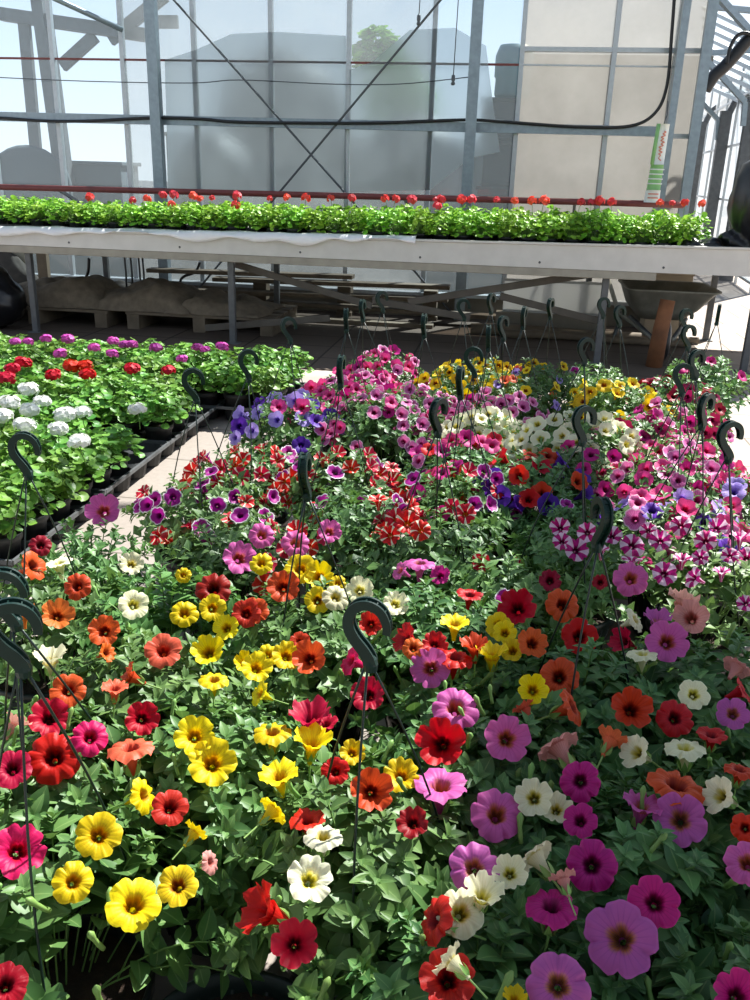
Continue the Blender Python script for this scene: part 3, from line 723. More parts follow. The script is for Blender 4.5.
def build_basket(b):
    root = empty('petunia_basket', b.p)
    tag(root, b.label, 'hanging basket' if b.hook else 'flower pot', 'petunia baskets on the greenhouse floor')
    near = b.p.length < 1.75
    rz = rnd.uniform(0, 2 * PI)
    link('pot', POTS[b.i % 2], root, (0, 0, 0), (0, 0, rz)); link('soil', SOILM, root, (0, 0, 0))
    if b.type == 'bare': return root
    if near:
        me = petunia_foliage('foliage', 500 + b.i, b.R, b.top, 72, 10, 5 if b.p.length < 1.3 else 3, 0.047, LEAF if b.p.x < 0.1 else LEAFD, gaps=[(g.x - b.p.x, g.y - b.p.y, r) for g, r in GAPS], heads=[(p.x, p.y, p.z, dia) for p, d, dia, c, hi in b.fl])
        link('foliage', me, root)
    else:
        k = b.R / 0.235
        link('foliage', FOL_FAR[b.i % 5], root, (0, 0, 0), (0, 0, rz), (k, k, b.top / 0.365))
    far_flowers(b)
    for p, d, dia, c, hi in b.fl:
        v = rnd.randrange(4 if hi else 3)
        f = link('flower', flower_mesh(c, v, hi), root, p, face_matrix(d, rnd.uniform(0, 2 * PI)), dia)
        if hi and b.p.length < 1.5:
            link('calyx', CALM, f)
    if near:
        for k in range(9):
            a = rnd.uniform(0, 2 * PI); rho = b.R * math.sqrt(rnd.random()); z = b.top - (b.top - 0.16) * (rho / b.R) ** 2.2 * 0.6 + 0.01
            link('bud', BUDM, root, (rho * math.cos(a), rho * math.sin(a), z), (rnd.uniform(-.7, .7), rnd.uniform(-.7, .7), 0), rnd.uniform(.8, 1.15))
    if b.hook:
        top = b.hz; base = top - 0.09
        lean = Vector((rnd.uniform(-.012, .012), rnd.uniform(-.012, .012), 0))
        h = link('hanger', HOOKMESH, root, (lean.x, lean.y, base), (rnd.uniform(-.06, .06), rnd.uniform(-.08, .08), b.turn))
        for k in range(3):
            a = b.turn + 2 * PI * k / 3 + 0.5
            w = MB(); e = Vector((0.131 * math.cos(a), 0.131 * math.sin(a), 0.172)) - Vector((lean.x, lean.y, base))
            s = Vector((0.006 * math.cos(a), 0.006 * math.sin(a), -0.008))
            bow = Vector((math.cos(a + 1), math.sin(a + 1), 0)) * rnd.uniform(-.012, .012) + Vector((math.cos(a), math.sin(a), 0)) * 0.012
            pts = [s + (e - s) * (q / 8) + bow * math.sin(PI * q / 8) for q in range(9)]
            dn = (Vector((math.cos(a), math.sin(a), 0)) * 0.008 + Vector((0, 0, -0.012)))
            pts += [e + Vector((math.cos(a), math.sin(a), 0)) * 0.006, e + dn]
            w.tube(pts, 0.0018, 6)
            o = w.build('wire', WIREM, h, True)
            o.matrix_parent_inverse = Matrix.Identity(4)
            o.rotation_euler = (0, 0, -b.turn)
    return root
for b in BASKETS: build_basket(b)

# ------------------------------------------------------------------ geraniums in floor trays at the left
def ordn(n): return ('first second third fourth fifth sixth seventh eighth ninth tenth eleventh twelfth thirteenth fourteenth fifteenth sixteenth seventeenth eighteenth nineteenth twentieth '
                     'twenty-first twenty-second twenty-third twenty-fourth twenty-fifth twenty-sixth twenty-seventh twenty-eighth twenty-ninth thirtieth thirty-first thirty-second thirty-third '
                     'thirty-fourth thirty-fifth thirty-sixth thirty-seventh thirty-eighth thirty-ninth fortieth forty-first forty-second forty-third forty-fourth forty-fifth forty-sixth').split()[n - 1]
CELL = 0.16
def tray_mesh(nx, ny):
    b = MB(); n = 16; zt = 0.075
    for i in range(nx):
        for j in range(ny):
            cx = (i + 0.5) * CELL; cy = (j + 0.5) * CELL
            vs = []; fs = []
            for k in range(n):
                a = 2 * PI * (k + 0.5) / n; c, s = math.cos(a), math.sin(a); q = 0.5 * CELL / max(abs(c), abs(s))
                vs += [(cx + q * c, cy + q * s, zt), (cx + .070 * c, cy + .070 * s, zt), (cx + .055 * c, cy + .055 * s, 0.004)]
            for k in range(n):
                k2 = (k + 1) % n; fs += [(3 * k, 3 * k2, 3 * k2 + 1, 3 * k + 1), (3 * k + 1, 3 * k2 + 1, 3 * k2 + 2, 3 * k + 2)]
            fs.append(tuple(3 * k + 2 for k in range(n)))
            b.add(vs, fs, 0)
    X, Y = nx * CELL, ny * CELL
    return b.mesh('plant_tray', [POTD]), X, Y
TR, TX, TY = tray_mesh(2, 4)
def rim_mesh(X, Y):
    r = MB()
    for a, c in (((0, 0), (X, 0)), ((X, 0), (X, Y)), ((X, Y), (0, Y)), ((0, Y), (0, 0))):
        r.bar((a[0], a[1], 0.079), (c[0], c[1], 0.079), 0.010, 0.014)
    return r.mesh('rim', TRAYM)
RIMM = rim_mesh(TX - 0.004, TY - 0.004)
GPOT = MB(); GPOT.lathe([(0.044, 0.010), (0.046, 0.014), (0.0585, 0.118), (0.064, 0.120), (0.066, 0.140), (0.063, 0.142), (0.060, 0.138), (0.057, 0.120)], 24, 0, cap0=True)
GPOT = GPOT.mesh('pot', POTD, True)
GSOIL = soil_mesh(0.0572, 0.125, 2)
GF = [geranium_foliage('foliage', 40 + k, 0.100, 0.262, 0.168, 125, 0.034, GLEAF, GTS) for k in range(5)]
def umbel_mesh(name, seed, col, n=22, r=0.036, pet=0.017):
    rg = np.random.default_rng(seed); P = []; D = []; N = []
    for i in range(n):
        z = 1 - 1.35 * (i + .5) / n; q = math.sqrt(max(0, 1 - z * z)); a = i * 2.39996
        o = np.array([q * math.cos(a), q * math.sin(a), z]); c = o * r * rg.uniform(.72, 1.18)
        x = np.cross(o, [.3, .2, .9]); x /= np.linalg.norm(x); y = np.cross(o, x)
        for k in range(5):
            an = 2 * PI * k / 5 + i; t = math.cos(an) * x + math.sin(an) * y
            P.append(c); D.append(t + o * .25); N.append(o)
    m = len(P)
    V, Fq, U = place_leaves(LT[2], np.array(P), np.array(D), np.array(N), np.full(m, pet), np.full(m, 2.0))
    V2, F2 = stems_np([np.array([[0, 0, -0.14], [0.004, 0, -0.07], [0, 0, 0.0]])], 0.002, 5)
    mi = np.concatenate([np.zeros(len(Fq)), np.ones(len(F2))])
    U[:, 0] = 0.45; U[:, 1] = 0.6 + 0.1 * U[:, 1]
    return np_mesh(name, np.concatenate([V, V2]), np.concatenate([Fq, F2 + len(V)]), [col, STEM], np.concatenate([U, np.full((len(V2), 2), 0.2)]), mi)
PGER = {'white': mat_petal('geranium_white', '#fdfdf8', '#fdfdf8', '#fdfdf8', trans=.25), 'red': mat_petal('geranium_red', '#e0141c', '#e0141c', '#e0141c', trans=.25),
        'pink': mat_petal('geranium_pink', '#ea62c8', '#ea62c8', '#ea62c8', trans=.25), 'coral': mat_petal('geranium_coral', '#ee4a4a', '#ee4a4a', '#ee4a4a', trans=.25)}
UM = {c: [umbel_mesh('flower_head', 60 + k, PGER[c], 26, .036, .020) for k in range(2)] for c in ('white', 'red', 'pink')}
UMC = [umbel_mesh('flower_head', 80 + k, PGER['coral'], 10, 0.028, 0.019) for k in range(2)]
S0, T0 = -1.40, 2.20
HEADS = [(28, 390, 'white'), (10, 403, 'white'), (42, 402, 'white'), (2, 417, 'white'), (25, 426, 'white'), (58, 429, 'white'), (79, 442, 'white'), (65, 415, 'white'), (82, 413, 'white'), (164, 407, 'white'), (30, 410, 'white'), (-14, 410, 'white'),
 (23, 363, 'red'), (7, 378, 'red'), (12, 369, 'red'), (71, 366, 'red'), (53, 375, 'red'), (85, 366, 'red'), (87, 375, 'red'), (171, 371, 'red'), (132, 369, 'red'),
 (15, 342, 'pink'), (28, 342, 'pink'), (46, 339, 'pink'), (68, 339, 'pink'), (60, 354, 'pink'), (94, 348, 'pink'), (113, 341, 'pink'), (112, 354, 'pink'), (132, 345, 'pink'), (156, 348, 'pink'), (198, 348, 'pink'), (182, 359, 'pink'), (222, 347, 'pink'), (125, 345, 'pink'), (205, 350, 'pink')]
heads = []
for x, y, c in HEADS:
    p = at(x, y, 0.315); heads.append((p, c))
rg = random.Random(21)
NT_ROWS, NT_COLS = 4, 9
pots = {}
EMPTY_CELLS = {(0, 6), (0, 7), (1, 6), (1, 7), (2, 6), (0, 10), (0, 11)}                 # pockets without a pot, by the path
for ti in range(-1, NT_COLS):
    for tj in range(NT_ROWS):
        if ti < 0 and tj < 3: continue
        s = S0 - (ti + 1) * TX; t = T0 + tj * TY
        vis = False
        for c in ((0, 0), (TX, 0), (0, TY), (TX, TY)):
            x, y = proj(toW(s + c[0], t + c[1], 0.2))
            if -25 < x < 760 and y > 0: vis = True
        if not vis: continue
        tr = link('plant_tray', TR, None, toW(s + .002, t + .002), (0, 0, -YAW)); link('rim', RIMM, tr)
        tag(tr, 'black pocketed pot tray jutting into the path at the far end of the bed' if ti < 0 else 'black pocketed pot tray, %s along from the near end, %s in from the path' % (ordn(tj + 1), ordn(ti + 1)), 'tray', 'pot trays under the floor geraniums')
        for i in range(2):
            for j in range(4):
                c = ti * 2 + (1 - i); r = tj * 4 + j
                if (c, r) in EMPTY_CELLS: continue
                w = toW(s + (i + .5) * CELL, t + (j + .5) * CELL); x, y = proj(w + Vector((0, 0, .25)))
                if -30 < x < 770: pots[(c, r)] = w
own = {k: [] for k in pots}
for p, c in heads:
    k = min(pots, key=lambda q: (pots[q] - Vector((p.x, p.y, 0))).length); own[k].append((p, c))
CN = {'white': 'white', 'red': 'red', 'pink': 'pink'}
for (c, r), w in sorted(pots.items()):
    root = empty('potted_geranium', w); hs = own[(c, r)]
    what = ('geranium with ' + hs[0][1] + ' bloom') if hs else 'leafy geranium without bloom'
    tag(root, '%s in the tray jutting out, %s row, %s pot from the path' % (what, ordn(r - 11), ordn(c + 3)) if c < 0 else '%s, %s row from the near tray end, %s pot in from path' % (what, ordn(r + 1), ordn(c + 1)), 'potted plant', 'geraniums in the floor trays')
    link('pot', GPOT, root); link('soil', GSOIL, root); k = rg.uniform(.92, 1.12)
    link('foliage', GF[rg.randrange(5)], root, (0, 0, 0), (0, 0, rg.uniform(0, 6.28)), (k, k, rg.uniform(.95, 1.12)))
    for p, col in hs:
        q = p - w; L = Vector((q.x, q.y, 0))
        if L.length > 0.11: q = Vector((q.x, q.y, 0)) * (0.11 / L.length) + Vector((0, 0, q.z))
        link('flower_head', UM[col][rg.randrange(2)], root, q, (rg.uniform(-.2, .2), rg.uniform(-.2, .2), rg.uniform(0, 6)), Vector((1, 1, .72)) * (rg.uniform(.9, 1.2) * {'pink': .74, 'red': .82, 'white': .86}[col]))

# ------------------------------------------------------------------ the raised bench
BS0, BS1, BT0, BT1 = -4.3, 2.75, 6.15, 7.55
bench = empty('plant_bench', (0, 0, 0), -YAW)
tag(bench, 'long raised metal bench with a pale side rail carrying bright green geraniums', 'bench')
def part(name, mb, mat, parent=bench, bev=0.004, smooth=False):
    o = mb.build(name, mat, parent, smooth)
    if bev: bevel(o, bev)
    return o
rail = MB()                                         # side rail: top slightly higher at the right end
def rz(s): return 0.765 + (s - (-3.2)) / 4.9 * 0.065
pts = [(BS0 + (BS1 - BS0) * k / 6) for k in range(7)]
prof = [(0.0, 0.645, 0), (0.0, 0, 1), (-0.02, 0.006, 1), (-0.02, 0.018, 1), (0.03, 0.018, 1), (0.03, 0.012, 1), (0.006, 0.0, 1), (0.006, 0.65, 0), (0.03, 0.65, 0), (0.03, 0.645, 0)]
vs = []; fs = []
for s in pts:
    for dt, z, top in prof: vs.append((s, BT0 + dt, z + (rz(s) - 0.018 if top else 0)))
n = len(prof)
for i in range(6):
    for k in range(n): fs.append((i * n + k, (i + 1) * n + k, (i + 1) * n + (k + 1) % n, i * n + (k + 1) % n))
fs += [tuple(range(n)), tuple(range(7 * n - 1, 6 * n - 1, -1))]
rail.add(vs, fs); part('side_rail', rail, RAILM, bev=0)
ch = MB(); cs = wp(657, 272, BT0)[0]
ch.bar((BS0, BT0 + 0.03, 0.618), (cs, BT0 + 0.03, 0.618), 0.05, 0.052); part('under_channel', ch, CHANM)
tp = MB(); tp.box(((BS0 + BS1) / 2, (BT0 + BT1) / 2 + .02, 0.705), (BS1 - BS0 - .04, BT1 - BT0 - 0.05, 0.03)); part('bench_top', tp, CHANM)
bk = MB(); bk.bar((BS0, BT1, 0.705), (BS1, BT1, 0.705), 0.02, 0.12); part('back_rail', bk, RAILM)
legs = [wp(28, 262, BT0 + .06)[0], wp(231, 290, BT0 + .06)[0], wp(604, 300, BT0 + .06)[0], wp(737, 275, BT0 + .06)[0] + .15]
for s in legs:
    for t in (BT0 + 0.08, BT1 - 0.04):
        l = MB(); l.bar((s, t, 0.0), (s, t, 0.69), 0.045, 0.045, 0, Vector((0, 1, 0))); l.box((s, t, 0.005), (0.10, 0.10, 0.01)); part('leg', l, STEELD)
    c = MB(); c.bar((s, BT0 + 0.03, 0.667), (s, BT1 - 0.03, 0.667), 0.04, 0.045); part('cross_bar', c, CHANM)
for (a, b_) in (((235, 264), (372, 306)), ((408, 302), (604, 272)), ((500, 296), (602, 322)), ((205, 328), (330, 318)), ((372, 300), (470, 318))):
    p, q = wp(*a, 6.32), wp(*b_, 6.32); m = MB(); m.bar((p[0], 6.32, p[1]), (q[0], 6.32, q[1]), 0.012, 0.05); part('brace', m, CHAND)
for x in (70, 180, 300, 420, 540, 665):              # rivets along the rail are part of it
    s, z = wp(x, 258, BT0 - .004); m = MB(); m.lathe([(0.008, 0), (0.006, .004), (0.001, .006)], 10); o = m.build('bolt', RODM, bench); o.location = (s, BT0 - .001, 0.68); o.rotation_euler = (PI / 2, 0, 0)

# white film liner hanging over the rail
rg = random.Random(3)
ln = MB(); NX = 150; s0, s1 = BS0 + .1, wp(416, 240, BT0)[0]
def edge(s): return 0.035 + 0.022 * math.sin(s * 3.1 + .6) + 0.015 * math.sin(s * 7.7) + 0.012 * math.sin(s * 17.0) + 0.02 * max(0, math.sin(s * 5.3 + 1)) ** 6
vs = []; fs = []
for i in range(NX + 1):
    s = s0 + (s1 - s0) * i / NX; e = max(0.012, edge(s)); top = rz(s) + 0.012
    w = 0.006 * math.sin(s * 9) + 0.006 * math.sin(s * 23 + 1)
    for dt, dz in ((0.16, 0.0), (0.06, 0.006 + w * .5), (-0.012, 0.004), (-0.028 - abs(w) * .6, -0.015), (-0.029 - abs(w), -e * .6), (-0.026 - abs(w) * 1.6, -e)): vs.append((s, BT0 + dt, top + dz))
for i in range(NX):
    for k in range(5): a = i * 6 + k; fs.append((a, a + 6, a + 7, a + 1))
ln.add(vs, fs); o = ln.build('film_liner', LINER, None, True); o.rotation_euler = (0, 0, -YAW); so = o.modifiers.new('t', 'SOLIDIFY'); so.thickness = 0.0015
tag(o, 'crinkled white plastic film folded over the edge of the raised bench', 'plastic film')

# trays and plants on the bench
BZ = 0.721
bt = MB()
bt.box((0.3, 0.16, 0.004), (0.60, 0.32, 0.008))
for a, c in (((0, 0), (.6, 0)), ((.6, 0), (.6, .32)), ((.6, .32), (0, .32)), ((0, .32), (0, 0))): bt.bar((a[0], a[1], 0.033), (c[0], c[1], 0.033), 0.008, 0.066)
BTM = bt.mesh('bench_tray', POTB)
BP = MB(); BP.lathe([(0.040, 0.0), (0.052, 0.085), (0.056, 0.087), (0.057, 0.10), (0.054, 0.10), (0.050, 0.085)], 18, 0, cap0=True); BP = BP.mesh('pot', POTB, True)
BSOIL = soil_mesh(0.050, 0.088, 4)
BFO = [geranium_foliage('foliage', 140 + k, 0.105, 0.225, 0.10, 130, 0.031, BLEAF, GTS) for k in range(6)]
BH = [(90, 199), (133, 202), (147, 200), (163, 197), (174, 195), (193, 197), (200, 200), (212, 200), (237, 199), (270, 202), (287, 195), (306, 197), (331, 194), (352, 198), (385, 197), (396, 195), (412, 199), (436, 200), (441, 201), (462, 197), (472, 196), (497, 196), (515, 196), (533, 190), (545, 195), (582, 196), (592, 194), (600, 198), (612, 201), (660, 203), (672, 205), (685, 202), (702, 204), (236, 212), (172, 210), (437, 212)]
bh = []
for x, y in BH:
    s, z = wp(x, y, BT0 + (.35 if y < 206 else .15)); bh.append((s, BT0 + (.35 if y < 206 else .15), z))
rg = random.Random(31); NB = 43; B_END = wp(706, 225, BT0 + .15)[0]; BSP = 0.148
bp = {}
for row in range(3):
    for k in range(NB):
        s = B_END - .05 - k * BSP + (0.07 if row % 2 else 0) - .07; t = BT0 + 0.12 + row * 0.158
        if proj(toW(s, t, 0.9))[0] < -25: continue
        bp[(row, k)] = (s, t)
nt = 0
for row in range(2):
    k = 0
    while True:
        s = B_END + .03 - (k + 1) * 0.61; t = BT0 + 0.04 + row * 0.325
        if proj(toW(s + .6, t, .85))[0] < -10: break
        tr = link('bench_tray', BTM, None, toW(s, t, BZ), (0, 0, -YAW))
        tag(tr, 'flat black tray under bench geraniums, %s from the right end, %s row' % (ordn(k + 1), 'front' if row == 0 else 'rear'), 'tray', 'black trays on the bench'); k += 1
bown = {k: [] for k in bp}
for s, t, z in bh:
    k = min(bp, key=lambda q: (bp[q][0] - s) ** 2 + (bp[q][1] - t) ** 2); bown[k].append((s, t, z))
RN = ['front', 'middle', 'rear']
for (row, k), (s, t) in sorted(bp.items()):
    w = toW(s, t, BZ + .009); root = empty('bench_geranium', w, -YAW); hs = bown[(row, k)]
    tag(root, '%s on the raised bench, %s from right end, %s row' % ('geranium with coral red bloom' if hs else 'bright green geranium', ordn(k + 1), RN[row]), 'potted plant', 'geraniums on the raised bench')
    zk = 1.0 + .30 * max(0, min(1, (s + 2.6) / 4.6)); link('pot', BP, root); link('soil', BSOIL, root); q = rg.uniform(.9, 1.15)
    link('foliage', BFO[rg.randrange(6)], root, (0, 0, 0), (0, 0, rg.uniform(0, 6.28)), (q, q, zk * rg.uniform(.9, 1.06)))
    for hs_, ht, hz in hs:
        link('flower_head', UMC[rg.randrange(2)], root, (max(-.1, min(.1, hs_ - s)), max(-.09, min(.09, ht - t)), min(.275, max(.22, hz - w.z)) * zk + .01 * rg.random()), (rg.uniform(-.3, .3), rg.uniform(-.3, .3), rg.uniform(0, 6)), rg.uniform(.65, 1.15))

# black polythene bundle at the bench's right end
def blob(name, mat, parts_, sub=3, seed=0, amp=0.04, parent=None, freq=6.0):
    """one lumpy closed surface from overlapping ellipsoids: convex sweep of a displaced sphere"""
    import bmesh
    bm = bmesh.new(); bmesh.ops.create_icosphere(bm, subdivisions=sub + 1, radius=1.0)
    rg_ = random.Random(seed); ph = [rg_.uniform(0, 6.28) for _ in range(9)]
    for v in bm.verts:
        d = v.co.normalized(); best = 0
        for (c, r) in parts_:                        # support distance along d
            c = Vector(c); best = max(best, c.dot(d) + Vector((r[0] * d.x, r[1] * d.y, r[2] * d.z)).length)
        x, y, z = d * freq
        w = math.sin(x + ph[0] + 2 * math.sin(y * .7 + ph[1])) * math.sin(y * 1.3 + ph[2] + z) + .5 * math.sin(2.3 * z + x * 1.7 + ph[3]) + .35 * math.sin(3.7 * x - 2.9 * y + ph[4])
        v.co = d * (best * (1 + amp * w))
    me = bpy.data.meshes.new(name); bm.to_mesh(me); bm.free(); me.materials.append(mat)
    me.polygons.foreach_set('use_smooth', [True] * len(me.polygons)); return link(name, me, parent)
s, z = wp(738, 205, BT0 + .12)
o = blob('plastic_bag', BAGB, [((0, 0, 0), (.17, .12, .06)), ((.26, 0, .42), (.03, .06, .08)), ((.24, 0, .1), (.08, .1, .16))], 3, 5, .11, freq=4.0); o.location = toW(s + .10, BT0 + .17, .85); o.rotation_euler = (0, 0, -YAW)
tag(o, 'bundled black polythene sheet slumped on the right end of the bench', 'plastic sheet')
s, z = wp(703, 236, BT0 + .1)
o = blob('plastic_bag', BAGB, [((0, 0, 0), (.14, .08, .035))], 3, 8, .08); o.location = toW(s, BT0 + .10, .80); o.rotation_euler = (0, 0, -YAW)
tag(o, 'small flat fold of black polythene beside the last bench geranium', 'plastic sheet')

# red pipe rail behind the bench plants
p0, p1 = wp(0, 187, 7.7), wp(620, 203, 7.7)
pm = MB(); pm.tube([(p0[0] - 1.5, 7.7, p0[1] + .01), (p0[0], 7.7, p0[1]), (p1[0], 7.7, p1[1]), (p1[0] + .5, 7.7, p1[1])], 0.026, 12)
o = pm.build('heating_pipe', PIPEM, None, True); o.rotation_euler = (0, 0, -YAW); tag(o, 'long red oxide pipe running behind the bench plants', 'pipe')
for x in (60, 230, 405, 575):
    s, z = wp(x, 200, 7.7); zp = p0[1] + (p1[1] - p0[1]) * (s - p0[0]) / (p1[0] - p0[0])
    m = MB(); m.bar((s, 7.7, zp - .01), (s + .02, 8.0, zp - .12), 0.025, 0.025); m.build('bracket', RODM, o)

# ------------------------------------------------------------------ setting: floor, gable wall, roof, side wall
WT = 8.05
fl = MB(); fl.box((4, 10.0, -0.05), (34, 58, 0.10)); struct(fl.build('floor', FLOORM))
def mat_slab2():  # brown slabs, darkened: the shade under the bench is put into their colour
    t = NT('shaded_brown_slabs'); oc = t.n('TexCoord').outputs['Object']
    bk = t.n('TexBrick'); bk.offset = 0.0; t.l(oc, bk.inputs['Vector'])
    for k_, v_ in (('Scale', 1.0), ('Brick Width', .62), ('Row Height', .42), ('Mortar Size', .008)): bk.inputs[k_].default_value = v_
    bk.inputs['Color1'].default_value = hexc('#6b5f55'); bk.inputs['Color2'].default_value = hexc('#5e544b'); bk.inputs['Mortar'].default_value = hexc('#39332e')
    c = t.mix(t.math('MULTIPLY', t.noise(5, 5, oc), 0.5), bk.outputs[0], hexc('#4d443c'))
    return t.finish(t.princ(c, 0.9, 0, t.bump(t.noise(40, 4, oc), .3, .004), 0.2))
f2 = MB(); f2.box((-2.0, 6.75, .003), (7.0, 2.5, .006)); struct(f2.build('floor_shaded_slabs', mat_slab2()))  # strip under the bench that carries the painted shade
WS0, WS1 = wp(-190, 120, WT)[0], wp(700, 110, WT)[0]
kn = MB(); kn.box(((WS0 + WS1) / 2, WT + .02, 0.095), (WS1 - WS0, 0.14, 0.19)); struct(kn.build('wall_back', KNEE))
sl = MB(); sl.box(((WS0 + WS1) / 2, WT - .02, 0.205), (WS1 - WS0, 0.12, 0.03)); struct(sl.build('trim_1', ALU))
mull = [wp(x, 120, WT)[0] for x in (-90, -8, 59, 127, 197, 272, 348, 431, 517, 607)] + [wp(668, 120, WT)[0], WS1]
edges = [WS0] + mull; ZT = 3.0
zr1 = wp(372, 63, WT)[1]; zr2 = wp(372, 125, WT)[1]; zr3 = wp(605, 50, WT)[1]
for i in range(len(edges) - 1):
    a, b_ = edges[i], edges[i + 1]; xm = proj(toW((a + b_) / 2, WT, 1.9))[0]
    g = GLASS_C if xm < 150 else (GLASS_C if 440 < xm < 515 else GLASS_M if xm < 515 else GLASS_F)
    w = MB(); w.box(((a + b_) / 2, WT + .012, (0.22 + ZT) / 2), (b_ - a - 0.006, 0.006, ZT - 0.22))
    wo = struct(w.build('window_%d' % (i + 1), g))
    fr = MB(); fr.bar((b_, WT, 0.22), (b_, WT, ZT), 0.038, 0.05, 0, Vector((0, 1, 0))); fr.build('window_frame', ALU, wo)
    ra = MB()
    if xm < 515: ra.bar((a + .02, WT - .005, zr1), (b_ - .02, WT - .005, zr1), 0.02, 0.016)
    else:
        ra.bar((a + .02, WT - .005, zr3), (b_ - .02, WT - .005, zr3), 0.04, 0.035)
        if xm < 660: ra.bar((a + .02, WT - .005, zr1 + .0), (b_ - .02, WT - .005, zr1), 0.02, 0.012)
    ra.build('glazing_bar', PIPEM if xm < 515 else ALU, wo)
ml = MB(); ml.bar((WS0, WT - .06, zr2), (wp(660, 128, WT)[0], WT - .06, zr2 - .005), 0.06, 0.075); struct(ml.build('trim_2', STEEL))
m2 = MB(); m2.bar((wp(660, 135, WT)[0], WT - .03, wp(660, 136, WT)[1]), (WS1, WT - .03, wp(660, 136, WT)[1]), 0.04, 0.035); struct(m2.build('trim_3', ALU))
nn_ = 4
for xt, w_ in ((157, .07), (472, .07), (672, .045), (697, .06)):
    s = wp(xt, 110, WT - .12)[0]; m = MB(); m.bar((s, WT - .12, 0), (s, WT - .12, ZT + .1), w_, .10, 0, Vector((0, 1, 0))); m.bar((s, WT - .175, 0), (s, WT - .175, ZT), w_ * 1.3, .012, 0, Vector((0, 1, 0)))
    struct(m.build('trim_%d' % nn_, STEEL)); nn_ += 1
for a, c in (((165, -10), (346, 194)), ((449, -10), (278, 194))):
    p, q = wp(*a, WT - .09), wp(*c, WT - .09); m = MB(); m.tube([(p[0] - (q[0] - p[0]) * .5, WT - .09, p[1] - (q[1] - p[1]) * .5), (q[0], WT - .09, q[1]), (q[0] + (q[0] - p[0]) * .62, WT - .09, q[1] + (q[1] - p[1]) * .62)], 0.010, 8)
    struct(m.build('trim_%d' % nn_, RODM)); nn_ += 1
p, q = wp(45, -4, WT - .35), wp(123, 30, WT - .12); m = MB(); m.tube([(p[0] - .5, WT - .6, p[1] + .22), (q[0], WT - .12, q[1])], 0.022, 10); struct(m.build('trim_%d' % nn_, STEEL, None, True)); nn_ += 1

# cables on the wall
def cable(name, pix, t, r, mat, label, cat='cable', extra=None):
    pts = [Vector((wp(x, y, t)[0], t, wp(x, y, t)[1])) for x, y in pix]
    P = []
    for i in range(len(pts) - 1):
        p0, p1, p2, p3 = pts[max(i - 1, 0)], pts[i], pts[i + 1], pts[min(i + 2, len(pts) - 1)]
        for j in range(6):
            u = j / 6; P.append(0.5 * ((2 * p1) + (p2 - p0) * u + (2 * p0 - 5 * p1 + 4 * p2 - p3) * u * u + (3 * p1 - p0 - 3 * p2 + p3) * u ** 3))
    P.append(pts[-1]); m = MB(); m.tube(P, r, 8); o = m.build(name, mat, None, True); o.rotation_euler = (0, 0, -YAW); return tag(o, label, cat)
cable('cable', [(-30, 117), (0, 118), (45, 121), (90, 121), (150, 118), (200, 119), (235, 122), (300, 123), (375, 123), (430, 121), (475, 120), (520, 123), (580, 127), (630, 126), (655, 113), (667, 85), (672, 30), (675, -12)], WT - .11, .013, CABLEM, 'thick black cable running along the wall rail and curving up beside the label tube')
cable('thin_wire', [(-30, 68 + 8), (80, 81), (190, 83), (240, 80), (330, 84), (400, 84), (470, 77)], WT - .08, .004, RODM, 'thin sagging wire across the glass above the wall rail', 'wire')
cable('water_hose', [(89, 258), (88, 272), (82, 285), (74, 297)], 7.6, .014, CABLEM, 'black hose hanging under the bench near the wooden post', 'hose')
cable('water_hose', [(200, 262), (195, 272), (182, 278), (178, 292)], 7.8, .012, CABLEM, 'black hose looped under the bench beside the thin upright rods', 'hose')
for x, y0, y1, lab in ((421, -5, 24, 'short hanging drip line with brass end in front of the glass'), (459, -5, 84, 'long hanging drip line with weight between the steel posts')):
    s, zt = wp(x, y0, WT - .35); zb = wp(x - 3, y1, WT - .35)[1]
    m = MB(); m.tube([(s, WT - .35, zt + .2), (s - .01, WT - .35, zb + .05)], .004, 6); o = m.build('drip_line', RODM, None, True); o.rotation_euler = (0, 0, -YAW); tag(o, lab, 'drip line')
    e = MB(); e.lathe([(.004, .07), (.014, .06), (.016, .03), (.010, .015), (.018, .005), (.012, -.01)], 12, 0, (s - .01, WT - .35, zb), True, True); e.build('weight', RODM, o, True)

# bubble wrap sheets inside the glass
def sheet(pix, t, label):
    P = [wp(x, y, t) for x, y in pix]; m = MB(); k = len(P); m.add([(s, t, z) for s, z in P], [tuple(range(k))]); o = m.build('bubble_wrap', FILM)
    o.rotation_euler = (0, 0, -YAW); sd = o.modifiers.new('t', 'SOLIDIFY'); sd.thickness = .006; return tag(o, label, 'plastic film')
sheet([(167, 128), (165, 60), (196, 50), (232, 34), (278, 32), (346, 36), (346, 192), (200, 192), (168, 192)], WT - .02, 'bubble wrap sheet on the glass beside the first steel post')
sheet([(350, 70), (372, 62), (410, 30), (455, 28), (486, 46), (492, 96), (500, 152), (470, 158), (430, 190), (350, 192)], WT - .025, 'torn bubble wrap sheet on the glass beside the second steel post')

